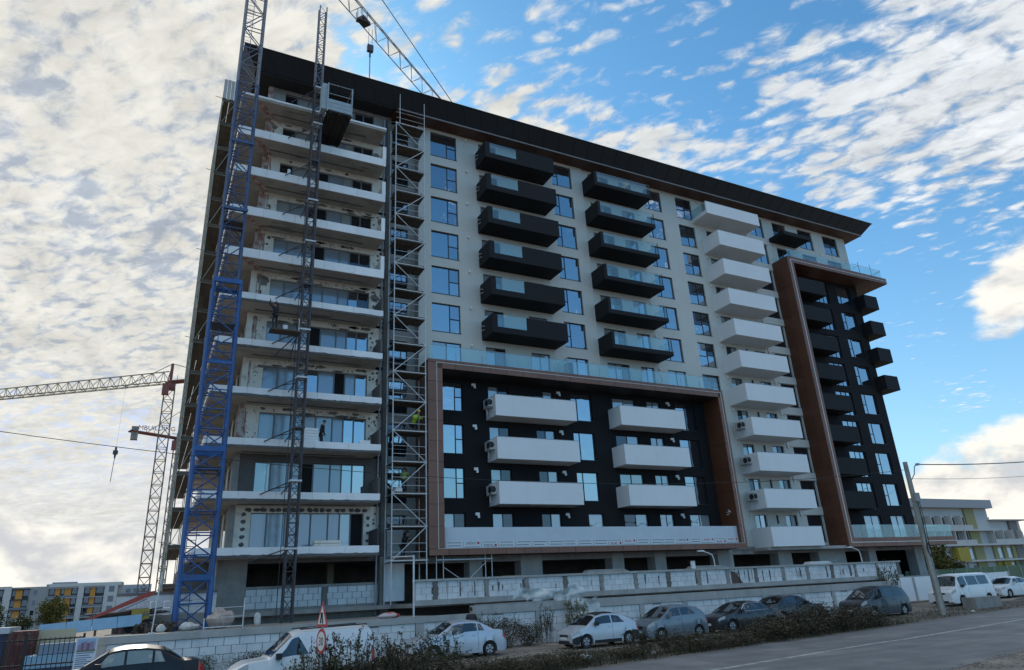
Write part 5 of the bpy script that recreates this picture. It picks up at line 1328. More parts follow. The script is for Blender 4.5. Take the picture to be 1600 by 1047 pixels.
# ------------------------------------------------------------------ people
def skin_chain(name, verts, edges, radii, mat, parent, mw, sub=1):
    me = bpy.data.meshes.new(name); me.from_pydata(verts, edges, []); me.materials.append(mat)
    o = bpy.data.objects.new(name, me); put(o, parent, mw)
    o.modifiers.new('Skin', 'SKIN').use_smooth_shade = True
    for i, r in enumerate(radii):
        sv = me.skin_vertices[0].data[i]; sv.radius = (r, r*.85 if i < 4 else r); sv.use_root = (i == 0)
    s = o.modifiers.new('Sub', 'SUBSURF'); s.levels = sub; s.render_levels = sub
    return o
def person(x, y, z, yaw, label, top, legs, hat=None, lean=0.0, arms='down', crouch=0.0, cat='person'):
    root = empty('person', (0, 0, 0), label, cat, 'people on the site')
    MW = Matrix.Translation((x, y, z)) @ Matrix.Rotation(rad(yaw), 4, 'Z') @ Matrix.Diagonal((1, 1, 1, 1)); root.matrix_basis = MW; W[root.name] = MW.copy()
    c = crouch; hz = .94-.45*c; f = Vector((0, -1, 0))        # faces -Y in its own frame
    pel = Vector((0, .12*c, hz)); ch = Vector((0, -.05-lean*.3, hz+.36)); nk = Vector((0, -.07-lean*.45, hz+.54)); hd = Vector((0, -.11-lean*.55, hz+.70))
    V = [pel, Vector((0, -.01-lean*.15, hz+.18)), ch, nk]; E = [(0, 1), (1, 2), (2, 3)]; Rr = [.15, .135, .165, .062]
    for s in (-1, 1):
        sh = ch+Vector((.19*s, 0, .10)); i0 = len(V)
        if arms == 'up': el, ha = sh+Vector((.10*s, -.16, .18)), sh+Vector((.04*s, -.22, .45))
        elif arms == 'fwd': el, ha = sh+Vector((.05*s, -.16, -.22)), sh+Vector((.0, -.42, -.16))
        elif arms == 'one': el, ha = (sh+Vector((.08*s, -.2, .16)), sh+Vector((.05*s, -.3, .42))) if s > 0 else (sh+Vector((.08*s, .0, -.28)), sh+Vector((.07*s, -.14, -.52)))
        else: el, ha = sh+Vector((.07*s, .02, -.29)), sh+Vector((.07*s, -.08, -.54))
        V += [sh, el, ha]; E += [(2, i0), (i0, i0+1), (i0+1, i0+2)]; Rr += [.075, .052, .042]
    torso = skin_chain('jacket', V, E, Rr, top, root, MW)
    V = [pel]; E = []; Rr = [.145]
    for s in (-1, 1):
        i0 = len(V); hip = pel+Vector((.095*s, 0, -.06)); kn = Vector((.11*s, -.05-.36*c, .49-.05*c)); an = Vector((.12*s, .04+.02*s, .09)); to = an+Vector((.02*s, -.17, -.05))
        V += [hip, kn, an, to]; E += [(0, i0), (i0, i0+1), (i0+1, i0+2), (i0+2, i0+3)]; Rr += [.095, .066, .046, .042]
    skin_chain('trousers', V, E, Rr, legs, root, MW)
    # head with face, neck and hands
    h = MB(); n, m = 12, 8
    for j in range(m):
        for i in range(n):
            q = []
            for (ii, jj) in ((i, j), (i+1, j), (i+1, j+1), (i, j+1)):
                th, ph = math.pi*jj/m, 2*math.pi*ii/n; r = Vector((.076*math.sin(th)*math.cos(ph), .095*math.sin(th)*math.sin(ph), -.118*math.cos(th)))
                if r.z < 0: r.x *= 1+.3*r.z/.118
                if abs(ph % (2*math.pi)-1.5*math.pi) < .2 and -.045 < r.z < .01: r.y -= .018
                q.append(hd+r)
            h.face(q)
    for e in (-1, 1): h.box(hd.x+.028*e-.012, hd.x+.028*e+.012, hd.y-.095, hd.y-.083, hd.z+.0, hd.z+.014, 1); h.box(hd.x+.078*e-.008, hd.x+.078*e+.008, hd.y-.015, hd.y+.02, hd.z-.03, hd.z+.03)
    h.box(hd.x-.022, hd.x+.022, hd.y-.092, hd.y-.08, hd.z-.062, hd.z-.054, 1)
    h.rod(nk-Vector((0, 0, .02)), hd-Vector((0, 0, .06)), .052, 8)
    h.build('head', [skin, hair], root, smooth=True, mw=MW)
    hm = MB()
    for j in range(5):
        for i in range(n):
            q = []
            for (ii, jj) in ((i, j), (i+1, j), (i+1, j+1), (i, j+1)):
                th, ph = math.pi*.56*jj/5, 2*math.pi*ii/n; q.append(hd+Vector((.088*math.sin(th)*math.cos(ph), .108*math.sin(th)*math.sin(ph)+.012, .13*math.cos(th)+.004)))
            hm.face(q)
    hm.build('helmet' if hat else 'hair', hat or hair, root, smooth=True, mw=MW)
    tv = torso.data.vertices
    for s, k in ((-1, 6), (1, 9)):
        ha, el = tv[k].co, tv[k-1].co; d = (ha-el).normalized(); g = MB(); sd = d.cross(Vector((0, 1, .2))).normalized()
        g.rod(ha, ha+d*.085, .036, 6, r2=.034, caps=True)
        for q in range(4): g.rod(ha+d*.08+sd*(-.026+.0175*q), ha+d*(.145+(.012 if q in (1, 2) else 0))+sd*(-.03+.02*q)-Vector((0, .015, 0)), .0085, 5, caps=True)
        g.rod(ha+d*.03+sd*.034*s, ha+d*.085+sd*.065*s, .01, 5, caps=True); g.build('hand', skin, root, smooth=True, mw=MW)
    return root
yh = M('yellow_helmet', (.55, .50, .04), .5); vest = hivis
person(5.15, 39.25, 17.74, 205, 'worker in dark clothes standing on the small timber platform reaching up to the slab above', cloth_d, cloth_d, arms='up')
bkt = empty('bucket', (5.75, 39.2, 17.74), 'white bucket on the small timber platform beside the worker', 'bucket'); m = MB(); m.rod((5.75, 39.2, 17.745), (5.75, 39.2, 18.02), .12, 12, r2=.15, caps=True); m.build('body', white_l, bkt); m = MB(); m.tube([(5.6, 39.2, 18.0), (5.63, 39.2, 18.13), (5.75, 39.2, 18.19), (5.87, 39.2, 18.13), (5.9, 39.2, 18.0)], .008); m.build('handle', steel_d, bkt)
person(8.62, 41.55, F(3)+.0, 60, 'worker in dark clothes standing beside the white board stack on a balcony', cloth_d, cloth_d, lean=.15)
person(14.45, 41.45, LIFT[5], 20, 'worker in a bright yellow vest and helmet bent over on the scaffold tower', vest, cloth_d, hat=yh, lean=.9, crouch=.75, arms='fwd')
person(13.95, 41.7, LIFT[3], 150, 'worker in a dull yellow vest standing on the scaffold tower below the bent one', M('dull_vest', (.33, .38, .10), .8), cloth_d, arms='fwd')
person(13.9, 41.8, LIFT[1]+.0, 30, 'person in dark clothes bending on the lowest lift of the scaffold tower', cloth_d, cloth_d, lean=.6, arms='fwd')
person(13.75, 31.3, G(13)+.16, 170, 'person with dark hair standing behind the silver saloon', M('dark_jacket', (.04, .035, .04), .9), cloth_d)
wk = box('foam_pack', 13.3, 13.7, 41.3, 41.9, LIFT[3]-.018, LIFT[3]+.4, epsw); tag(wk, 'white foam pack on the scaffold tower at the standing worker\'s feet', 'building boards')

# ------------------------------------------------------------------ road signs by the van
SG = empty('road_sign', (4.45, 20.0, G(4)), 'road sign post with a red triangle over a round red ringed speed limit of 30', 'sign')
def sign():
    mw = Matrix.Translation((4.45, 20.0, 0)) @ Matrix.Rotation(rad(-79), 4, 'Z')
    redp = M('sign_red', (.42, .03, .03), .5); wp = M('sign_white', (.68, .68, .66), .5); kp = M('sign_black', (.02, .02, .02), .6)
    rod('post', (4.45, 20.03, G(4)), (4.45, 20.03, 2.45), .03, steel_d, SG)
    def poly(name, pts, mat, y, t=.008, parent=SG):
        b = MB(); b.prism(pts, y, y+t); return b.build(name, mat, parent, mw=mw)
    T = [(-.38, 1.93), (.38, 1.93), (0, 2.58)]; i = lambda k, dz: [(-.38*k, 2.15+(1.93-2.15)*k+dz), (.38*k, 2.15+(1.93-2.15)*k+dz), (0, 2.15+(2.58-2.15)*k+dz)]
    t = poly('warning_triangle', T[::-1], redp, -.03); poly('face', i(.70, 0)[::-1], wp, -.036, .005, t)
    for s in (-1, 1):
        b = MB(); pts = [(.065*s, 2.02), (.065*s, 2.11), (.032*s, 2.17), (.032*s, 2.29)]
        for (a, c) in zip(pts, pts[1:]): b.rod((a[0], -.042, a[1]), (c[0], -.042, c[1]), .02, 4)
        b.build('narrowing_mark', kp, t, mw=mw)
    circ = lambda r: [(r*math.cos(2*math.pi*q/32), 1.58-r*math.sin(2*math.pi*q/32)) for q in range(32)]
    d = poly('speed_disc', circ(.31), redp, -.03); poly('face', circ(.235), wp, -.036, .005, d)
    text('lettering', '30', .30, (0, 0, 0), kp, d, align='CENTER').matrix_basis = mw @ Matrix.Translation((0, -.039, 1.475)) @ Euler((rad(90), 0, 0)).to_matrix().to_4x4()
sign()

# ------------------------------------------------------------------ gate, poster and yard at the left
GT = empty('gate', (-3.4, 33.1, G(0)), 'black metal bar gate at the left of the site entrance', 'gate')
for i in range(21): rod('bar', (-4.9+.16*i, 33.1, .2), (-4.9+.16*i, 33.1, 1.86), .014, blackpl, GT, 5)
for z in (1.80, .95, .25): rod('rail', (-5.0, 33.1, z), (-1.72, 33.1, z), .03, blackpl, GT)
box('post', -3.62, -3.52, 33.04, 33.14, G(0), 2.05, blackpl, GT); box('post', -1.76, -1.68, 33.06, 33.14, G(0), 1.95, blackpl, GT)
PO = empty('poster', (-1.6, 33.0, .8), 'white construction notice with a picture of purple buildings fixed beside the gate', 'poster')
def poster():
    x0, x1, y = -1.95, -1.24, 32.98; w_ = M('poster_white', (.62, .65, .68), .6)
    b = MB(); b.box(x0, x1, y, y+.02, .62, 1.78); b.build('board', w_, PO)
    pic = box('picture', x0+.05, x1-.05, y-.006, y-.001, 1.28, 1.73, M('print_sky', (.30, .42, .58), .6), PO)
    pu = M('print_mauve', (.33, .22, .30), .6); du = M('print_dusk', (.16, .12, .18), .6); gr = M('print_green', (.13, .17, .10), .6)
    box('print_ground', x0+.051, x1-.051, y-.009, y-.0065, 1.281, 1.36, gr, pic)
    for a, c, h, m in ((.08, .20, .20, pu), (.17, .27, .27, du), (.26, .36, .31, pu), (.37, .46, .25, du), (.45, .60, .29, pu)):
        box('print_block', x0+a, x0+c, y-.0125, y-.0095, 1.33, 1.33+h, m, pic)
    ink_b = M('print_blue_ink', (.10, .14, .25), .7)
    for z, a, c in ((1.22, .06, .64), (1.14, .06, .5), (1.06, .06, .58), (.99, .06, .42), (.92, .06, .6), (.85, .06, .5), (.77, .06, .55), (.70, .06, .38)): box('print_line', x0+a, x0+c, y-.004, y-.001, z, z+.028, ink_b, PO)
poster()
# blue site cabin, skip, containers, panels behind the gate
CB = empty('site_cabin', (-6.6, 37, G(0)), 'dark blue site cabin with a pale roof behind the gate', 'cabin')
b = MB(); b.box(-9.4, -4.6, 36, 39, .2, 2.05); b.build('body', M('navy_sheet', (.03, .045, .10), .6), CB); b = MB(); b.box(-9.5, -4.5, 35.9, 39.1, 2.05, 2.28); b.build('roof', M('pale_roof', (.50, .52, .54), .7), CB); b = MB(); b.box(-8.6, -7.8, 35.97, 36.0, .3, 1.9); b.build('door', M('navy_door', (.02, .03, .06), .6), CB)
SK = empty('red_container', (-3.9, 36, G(0)), 'rusty red brown steel container standing behind the gate beside the blue cabin', 'container')
b = MB(); b.box(-4.35, -3.55, 35.5, 37, .2, 2.12); b.build('body', M('rusty_red_sheet', (.10, .025, .022), .7, col2=(.16, .07, .05), c2scale=3), SK)
for q in range(5): box('rib', -4.3+q*.17, -4.24+q*.17, 35.46, 35.5, .25, 2.08, MATS['rusty_red_sheet'], SK)
CC = empty('plywood_stack', (-3.0, 36, G(0)), 'cream plywood sheets leaning behind the gate', 'building boards')
for i in range(4): box('sheet', -3.5, -2.2, 36.0+i*.06, 36.04+i*.06, .3, 2.1-.04*i, M('cream_ply', (.46, .39, .26), .8), CC, Euler((rad(-4), 0, 0)))
BL = empty('blue_container', (-2.4, 35, G(0)), 'pale blue low container with a white lid seen through the gate bars', 'container')
b = MB(); b.box(-3.6, -1.5, 34.6, 36.0, .15, .75); b.build('body', M('slate_sheet', (.10, .12, .19), .7), BL); b = MB(); b.box(-3.7, -1.5, 34.5, 36.1, .75, 1.2); b.build('side_panel', M('sky_blue_sheet', (.26, .44, .58), .6), BL); b = MB(); b.box(-3.3, -1.6, 34.7, 36.0, 1.22, 1.6); b.build('load', M('grey_blue_load', (.22, .27, .34), .8), BL)
BP = empty('formwork_panels', (-1, 38, 1.7), 'long row of light blue formwork panels lying tilted behind the gate', 'formwork')
for i in range(4):
    a = -3.7+i*.98; box('panel', a, a+.96, 38.0, 38.07, 1.85+i*.055, 2.33+i*.055, M('light_blue_panel', (.25, .42, .56), .55, var=.1, vscale=2), BP, Euler((rad(-12), rad(-3.2), 0)))
    box('support', a+.1, a+.18, 38.05, 38.6, 1.7, 1.9+i*.05, redst, BP)
DB = empty('timber_heap', (-.5, 39.5, 1.7), 'heap of grey planks lying over the light blue panels', 'timber')
rnd = random.Random(8)
for i in range(14): box('plank', -2.0+rnd.uniform(-.3, .4), 1.0+rnd.uniform(-.8, .4), 38.4+rnd.uniform(0, 1.2), 38.6+rnd.uniform(.1, 1.2), 2.42+i*.02, 2.47+i*.02, conc_l if i % 2 else plank, DB, Euler((0, rad(-2.5+rnd.uniform(-2, 2)), rad(rnd.uniform(-8, 8)))))
LD = empty('loader', (.3, 38.3, 1.7), 'yellow digger cab with a long red boom rising beside the blue crane mast', 'loader')
b = MB(); b.box(-.25, .5, 38.3, 39.0, 2.05, 2.75); b.build('cab', M('digger_yellow', (.42, .29, .04), .5, col2=(.20, .16, .08), c2scale=3), LD); b = MB(); b.box(-.4, .6, 38.6, 39.6, 1.8, 2.1); b.build('engine_cover', mastm, LD)
b = MB(); b.prism([(-2.3, 2.30), (-2.2, 2.26), (.55, 3.32), (.62, 3.52), (.3, 3.48)][::-1], 38.25, 38.5); b.build('boom', M('boom_red', (.36, .06, .04), .5), LD); rod('ram', (-.9, 38.2, 2.65), (.3, 38.2, 3.2), .05, steel_d, LD)
for x in (-.2, .45):
    b = MB(); b.rod((x, 38.2, 2.02), (x, 38.55, 2.02), .3, 14, caps=True); b.build('wheel', rubber, LD)
b = MB(); b.rod((.15, 38.45, 2.5), (.15, 38.6, 2.5), .16, 12, caps=True); b.build('hose_reel', blackpl, LD)
JK = MB(); rnd = random.Random(12)
for i in range(70):
    x, y = rnd.uniform(-.1, 1.5), rnd.uniform(36.2, 37.4); JK.box(x, x+rnd.uniform(.06, .3), y, y+rnd.uniform(.05, .2), 1.70, 1.76+rnd.uniform(.0, .42), rot=Euler((rnd.uniform(-.6, .6), rnd.uniform(-.6, .6), rnd.uniform(0, 3))).to_matrix())
o = JK.build('junk_heap', M('dark_junk', (.06, .045, .035), .9, var=.4, vscale=5)); tag(o, 'dark heap of site junk at the foot of the blue crane mast', 'junk heap')
def sack(x, y, z, w, h, label, mat, seed):
    b = MB(); n, m = 14, 8; P = []
    for j in range(m+1):
        r = []
        for i in range(n):
            th, ph = math.pi*j/m, 2*math.pi*i/n; v = Vector((w*math.sin(th)*math.cos(ph), w*.7*math.sin(th)*math.sin(ph), h*.5*(1-math.cos(th))))
            v *= 1+.25*mnoise.noise(Vector((v.x*3.5+seed, v.y*3.5, v.z*5))); r.append(Vector((x, y, z))+v)
        P.append(r)
    for j in range(m):
        for i in range(n): b.face([P[j][i], P[j][(i+1) % n], P[j+1][(i+1) % n], P[j+1][i]])
    o = b.build('sack', mat, smooth=True); return tag(o, label, 'sack', 'sacks on the site terrace')
wsack = M('white_sack', (.55, .53, .49), .9, var=.25, vscale=7); 
sack(1.0, 36.3, 1.7, .22, .32, 'small white sack left of the blue crane mast', wsack, 1); sack(2.1, 36.4, 1.7, .42, .36, 'flat white sack lying between the legs of the blue crane mast', wsack, 4); sack(3.45, 36.6, 1.7, .62, .85, 'big pinkish sack of rubble right of the blue crane mast', M('pink_sack', (.45, .36, .31), .9, var=.3, vscale=6), 7)
sack(5.0, 36.0, 1.7, .16, .62, 'small white bag hanging by the concrete pier', wsack, 9); sack(10.7, 34.2, 1.7, .55, .3, 'red and white sack on the street wall left of the scaffold tower', M('red_white_sack', (.50, .42, .42), .8, col2=(.45, .05, .04), c2scale=2.4, c2lo=.5, c2hi=.52), 11)
BR = empty('barrier_frame', (3.6, 36.0, 1.7), 'grey tubular fence frame around the pinkish rubble sack', 'barrier')
for x in (2.7, 4.35): rod('post', (x, 35.9, 1.72), (x, 35.9, 3.0 if x > 3 else 2.2), .03, steel, BR)
rod('rail', (2.7, 35.9, 1.80), (4.35, 35.9, 1.80), .03, steel, BR); rod('rail', (3.0, 35.9, 2.6), (4.35, 35.9, 2.62), .016, steel, BR); rod('rail', (3.4, 35.9, 2.2), (4.35, 35.9, 2.22), .016, steel, BR)
FP = empty('fence_post', (.95, 35.0, 1.7), 'slim grey upright post left of the blue crane mast', 'post'); rod('shaft', (.62, 35.0, 1.72), (.75, 35.0, 4.2), .03, steel, FP); rod('foot', (.5, 35.0, 1.74), (.75, 35.0, 1.74), .03, steel, FP)
DP = empty('tube_post', (11.95, 33.95, 1.7), 'thick grey tube standing on the street wall at the foot of the scaffold tower', 'post'); rod('tube', (12.0, 34.3, 1.74), (12.0, 34.3, 4.6), .05, steel, DP, 8); rod('arm', (12.0, 34.3, 4.55), (11.2, 35.5, 4.6), .035, steel, DP)

# ------------------------------------------------------------------ pole, lamps, wires
LP = empty('utility_pole', (39.8, 25.7, G(40)), 'leaning grey concrete utility pole with a strut at the right of the block', 'utility pole')
b = MB(); b.rod((39.75, 25.7, G(40)-.1), (39.95, 25.8, 8.75), .20, 10, r2=.125, caps=True); b.build('shaft', M('pole_concrete', (.30, .30, .27), .95, var=.2, vscale=2.5, bump=.6, bscale=15, streak=.4, scol=(.15, .15, .13)), LP, smooth=True, angle=50)
b = MB(); b.rod((38.85, 25.1, G(40)-.1), (39.6, 25.62, 4.6), .12, 8, r2=.09); b.build('strut', MATS['pole_concrete'], LP, smooth=True)
b = MB(); b.box(39.7, 40.1, 25.5, 25.62, 6.4, 6.9); b.build('box', M('meter_box', (.30, .31, .31), .7), LP)
b = MB(); b.tube([(39.78, 25.5, 6.4), (39.65, 25.45, 5), (39.5, 25.45, 3.6), (39.3, 25.4, 2.2), (39.1, 25.2, .9)], .025); b.tube([(39.9, 25.5, 6.4), (39.86, 25.46, 5.2), (39.7, 25.46, 3.7)], .02); b.build('cable', blackpl, LP)
b = MB()
for r in (.22, .19, .25): b.tube([(39.55+r*.7*math.cos(2*math.pi*q/14), 25.4, 3.7+r*1.5*math.sin(2*math.pi*q/14)) for q in range(15)], .022)
b.build('cable_coil', blackpl, LP)
b = MB(); b.tube([(40.0, 25.75, 7.6), (40.25, 25.6, 8.0), (40.3, 25.5, 8.45), (40.45, 25.4, 8.55)], .03); b.box(40.4, 40.55, 25.3, 25.5, 8.5, 8.62); b.build('bracket', steel_d, LP)
def wire(label, pts, sag, r=.016):
    b = MB()
    for (p, q) in zip(pts, pts[1:]):
        p, q = Vector(p), Vector(q); prev = p
        for i in range(1, 31):
            t = i/30; c = p.lerp(q, t)-Vector((0, 0, 4*sag*t*(1-t))); b.rod(prev, c, r, 4); prev = c
    o = b.build('overhead_wire', blackpl); return tag(o, label, 'wire', 'overhead wires')
wire('thin overhead wire crossing in front of the block from the left to the leaning pole', [(-9, 31, 9.6), (39.95, 25.8, 8.3)], 1.55, .013)
wire('thick overhead cable running right from the top of the leaning pole', [(40.45, 25.4, 8.56), (90, 27, 14.6)], 1.1, .03)
wire('thin overhead wire running right just below the thick cable', [(40.1, 25.7, 7.75), (90, 27, 13.2)], 1.1, .012)
def street_lamp(x, y, label):
    r = empty('street_lamp', (x, y, 3.54), label, 'street lamp', 'small curved lamps on the parapet')
    b = MB(); b.tube([(x, y, 3.5), (x-.02, y, 4.1), (x-.12, y, 4.4), (x-.4, y, 4.52), (x-.95, y, 4.66)], .035, 7); b.build('arm', white_l, r); b = MB(); b.box(x-1.35, x-.85, y-.1, y+.1, 4.63, 4.72); b.build('lamp_head', white_l, r)
street_lamp(35.15, 38.05, 'small curved white street lamp on the parapet in front of the copper frame end'); street_lamp(50.4, 38.05, 'small curved white street lamp on the parapet below the timber cheek')
BD = MB(); BD.face([(41.0, 41.6, 7.75), (40.78, 41.5, 7.84), (40.6, 41.6, 7.98), (40.72, 41.62, 7.80)]); BD.face([(41.0, 41.6, 7.75), (40.78, 41.5, 7.84), (40.3, 41.55, 7.72)]); BD.face([(41.0, 41.6, 7.75), (40.55, 41.62, 7.55), (40.4, 41.64, 7.52)]); BD.face([(41.0, 41.6, 7.77), (41.05, 41.55, 7.95), (40.95, 41.6, 7.9)])
MSB = box('concrete_block', 43.4, 45.9, 25.9, 26.7, G(44)-.05, G(44)+.62, conc); tag(MSB, 'low grey concrete block by the road beside the white passenger van', 'concrete block')
KB = box('kerb_stone', 41.0, 44.0, 31.2, 31.6, G(42)-.05, G(42)+.3, conc_l); tag(KB, 'pale kerb stone on the dirt between the people carrier and the pole', 'kerb stone')
BD.build('bent_bracket', white_l, B)
# ------------------------------------------------------------------ houses beyond the site
def left_block():
    D = 270; X = lambda c: -38.9+.0282*c
    r = empty('apartment_building', (-20, D, 0), 'grey and white apartment block with orange wall strips far away at the left', 'building')
    gry = M('far_grey', (.33, .32, .31), .9); wht = M('far_white', (.54, .53, .50), .9); drk = M('far_charcoal', (.055, .055, .06), .9); org = M('far_orange', (.56, .25, .05), .8); rail = M('far_rail', (.16, .18, .20), .6)
    def bx(n, a, c, z0, z1, m, f=0.0, back=10, parent=r): return box(n, X(a), X(c), D-f, D+back, z0, z1, m, parent)
    bx('body', -70, 440, 0, 12.55, gry, 0); bx('body', 440, 1190, 0, 13.15, gry, 0); bx('parapet', 465, 1175, 12.2, 13.2, wht, .5, .5); bx('parapet', -70, 130, 12.0, 12.6, wht, .4, .4)
    bx('roof_shed', 480, 720, 13.15, 13.8, gry, -3, 6); bx('roof_shed', -30, 100, 12.6, 13.0, gry, -3, 6)
    for a, c in ((60, 130), (750, 808)): bx('column', a, c, 0, 12.5, wht, .6, .6)
    bx('end_wall', 1010, 1140, 0, 12.6, wht, .62, .6); bx('side_strip', 1140, 1192, 0, 12.9, org, -.4, 3)
    for a, c in ((-60, 58), (132, 290), (470, 748), (810, 1008)):
        bx('balcony_recess', a, c, .3, 12.1, drk, .02, .03)
        for i in range(5): bx('balcony_slab', a-4, c+4, 12.2-3*i-.45, 12.2-3*i-.12, gry if a > 400 else drk, .9, .9)
        for i in range(4): bx('balcony_rail', a, c, 8.9-3*i, 9.7-3*i, rail, .85, .83) if (i+a) % 3 else None
    for a, c in ((170, 232), (532, 580), (622, 686), (872, 922)): bx('orange_strip', a, c, .3, 12.1, org, .5, .5)
    def wn(a, c, z, h=1.5):
        o = bx('window', a, c, z, z+h, M('far_frame', (.42, .42, .42), .6), .66 if a > 1000 else .08, .6 if a > 1000 else .05)
        box('pane', X(a)+.12, X(c)-.12, D-.72 if a > 1000 else D-.13, D-.67 if a > 1000 else D-.085, z+.12, z+h-.12, glass_d, o)
    for i in range(4):
        z = 10.2-3*i
        wn(1052, 1112, z, 1.9); wn(325, 368, z, 1.6)
        for a, c in ((10, 50), (140, 165), (240, 285), (480, 525), (590, 618), (695, 740), (820, 865), (930, 1000)): wn(a, c, z-.1, 1.9)
    r2 = empty('apartment_building', (-2, 320, 0), 'plain pale grey block half hidden behind the orange striped block', 'building')
    b = MB(); b.box(-6.6, 3.6, 320, 330, 0, 14.0); b.build('body', M('far_bluegrey', (.34, .37, .40), .9), r2); b = MB(); b.box(-6.9, 3.4, 316, 320, 0, 10.2); b.build('annex', drk, r2)
    for i in range(3): box('window', -5+2.6*i, -3.6+2.6*i, 319.85, 319.98, 11.3, 12.6, glass_d, r2)
left_block()
def right_block():
    D = 94.0; X = lambda c: 147+.063*(c-630); Z = lambda c: 2.45+(17.52-2.45)*(1-(c-140)/345)+0  # rows by height
    r = empty('apartment_building', (165, D, 0), 'pale stepped apartment block with yellow panels far away at the right', 'building')
    wht = M('right_white', (.54, .53, .50), .9, var=.06, vscale=.3); gry = M('right_grey', (.36, .36, .37), .9); yel = M('right_yellow', (.42, .31, .05), .8); dull = M('right_dull_yellow', (.34, .30, .14), .9); drk = M('right_dark', (.06, .055, .055), .9)
    bx = lambda n, x0, x1, z0, z1, m, f=0.0, back=9.0, parent=r: box(n, x0, x1, D-f, D+back, z0, z1, m, parent)
    bx('body', 128, 170.6, .5, 17.3, wht); bx('roof_band', 128, 171.0, 15.6, 17.4, gry, 1.4, 9); bx('body', 170.6, 182.5, .5, 13.0, wht); bx('roof_slab', 170.2, 184, 12.9, 13.15, gry, 1.2, 9); bx('roof_shed', 173, 176.5, 13.1, 14.1, wht, -3, 6)
    bx('stair_tower', 161.5, 165.0, .5, 15.6, dull, .4, 2); bx('side_tower', 177.5, 180.6, .5, 12.9, M('right_taupe', (.22, .19, .17), .9), .5, 2)
    lv = [1.4, 4.6, 7.9, 11.0, 13.5]
    for i, z in enumerate(lv[:-1]):
        bx('floor_slab', 128, 184 if i < 3 else 170.6, z-.35, z, wht, 1.5, 1.5)
        if i == 2 or i == 3:
            for x in [140+3.6*q for q in range(12)]:
                if (i == 3 and x > 168) or 160 < x < 165.5: continue
                o = bx('balcony_recess', x+.3, x+3.2, z+.9, z+2.6, drk, .03, .05); box('window', x+.6, x+1.9, D-.1, D-.05, z+1.0, z+2.4, glass_d if q_(x) else curtain, r); bx('parapet', x, x+3.5, z, z+.9, wht, 1.45, 1.35); bx('fin', x-.15, x+.1, z, z+2.9, wht, 1.5, 1.5)
        else:
            for x in [140+3.6*q for q in range(12)]:
                if 160 < x < 165.5: continue
                bx('wall_panel', x, x+1.5, z, z+2.8, yel if (int(x) % 3 == 0 and i == 0) else (dull if int(x) % 4 == 0 else wht), .35, .3); box('window', x+1.7, x+3.1, D-.1, D-.02, z+.2, z+2.3, curtain, r)
    bx('yellow_panel', 153.5, 157.5, 4.4, 7.2, yel, 1.6, .4); bx('yellow_panel', 171.2, 173.8, 1.4, 4.3, yel, .5, .4)
    box('annex', 172, 190, 80, 86, .3, 3.4, M('far_green', (.16, .22, .15), .9), r); box('annex_roof', 171.5, 191, 79.5, 86, 3.4, 3.75, wht, r)
def q_(x): return int(x*7) % 2
right_block()
FN = empty('green_fence', (74, 44, .6), 'long green sheet metal fence behind the white saloon at the right', 'fence')
for i in range(13):
    a = 64+i*2.4; box('panel', a, a+2.3, 44, 44.05, .6, 2.75, M('green_sheet', (.12, .17, .10), .8, var=.12, vscale=.8), FN); box('post', a+2.3, a+2.4, 43.96, 44.09, .5, 2.8, steel_d, FN)
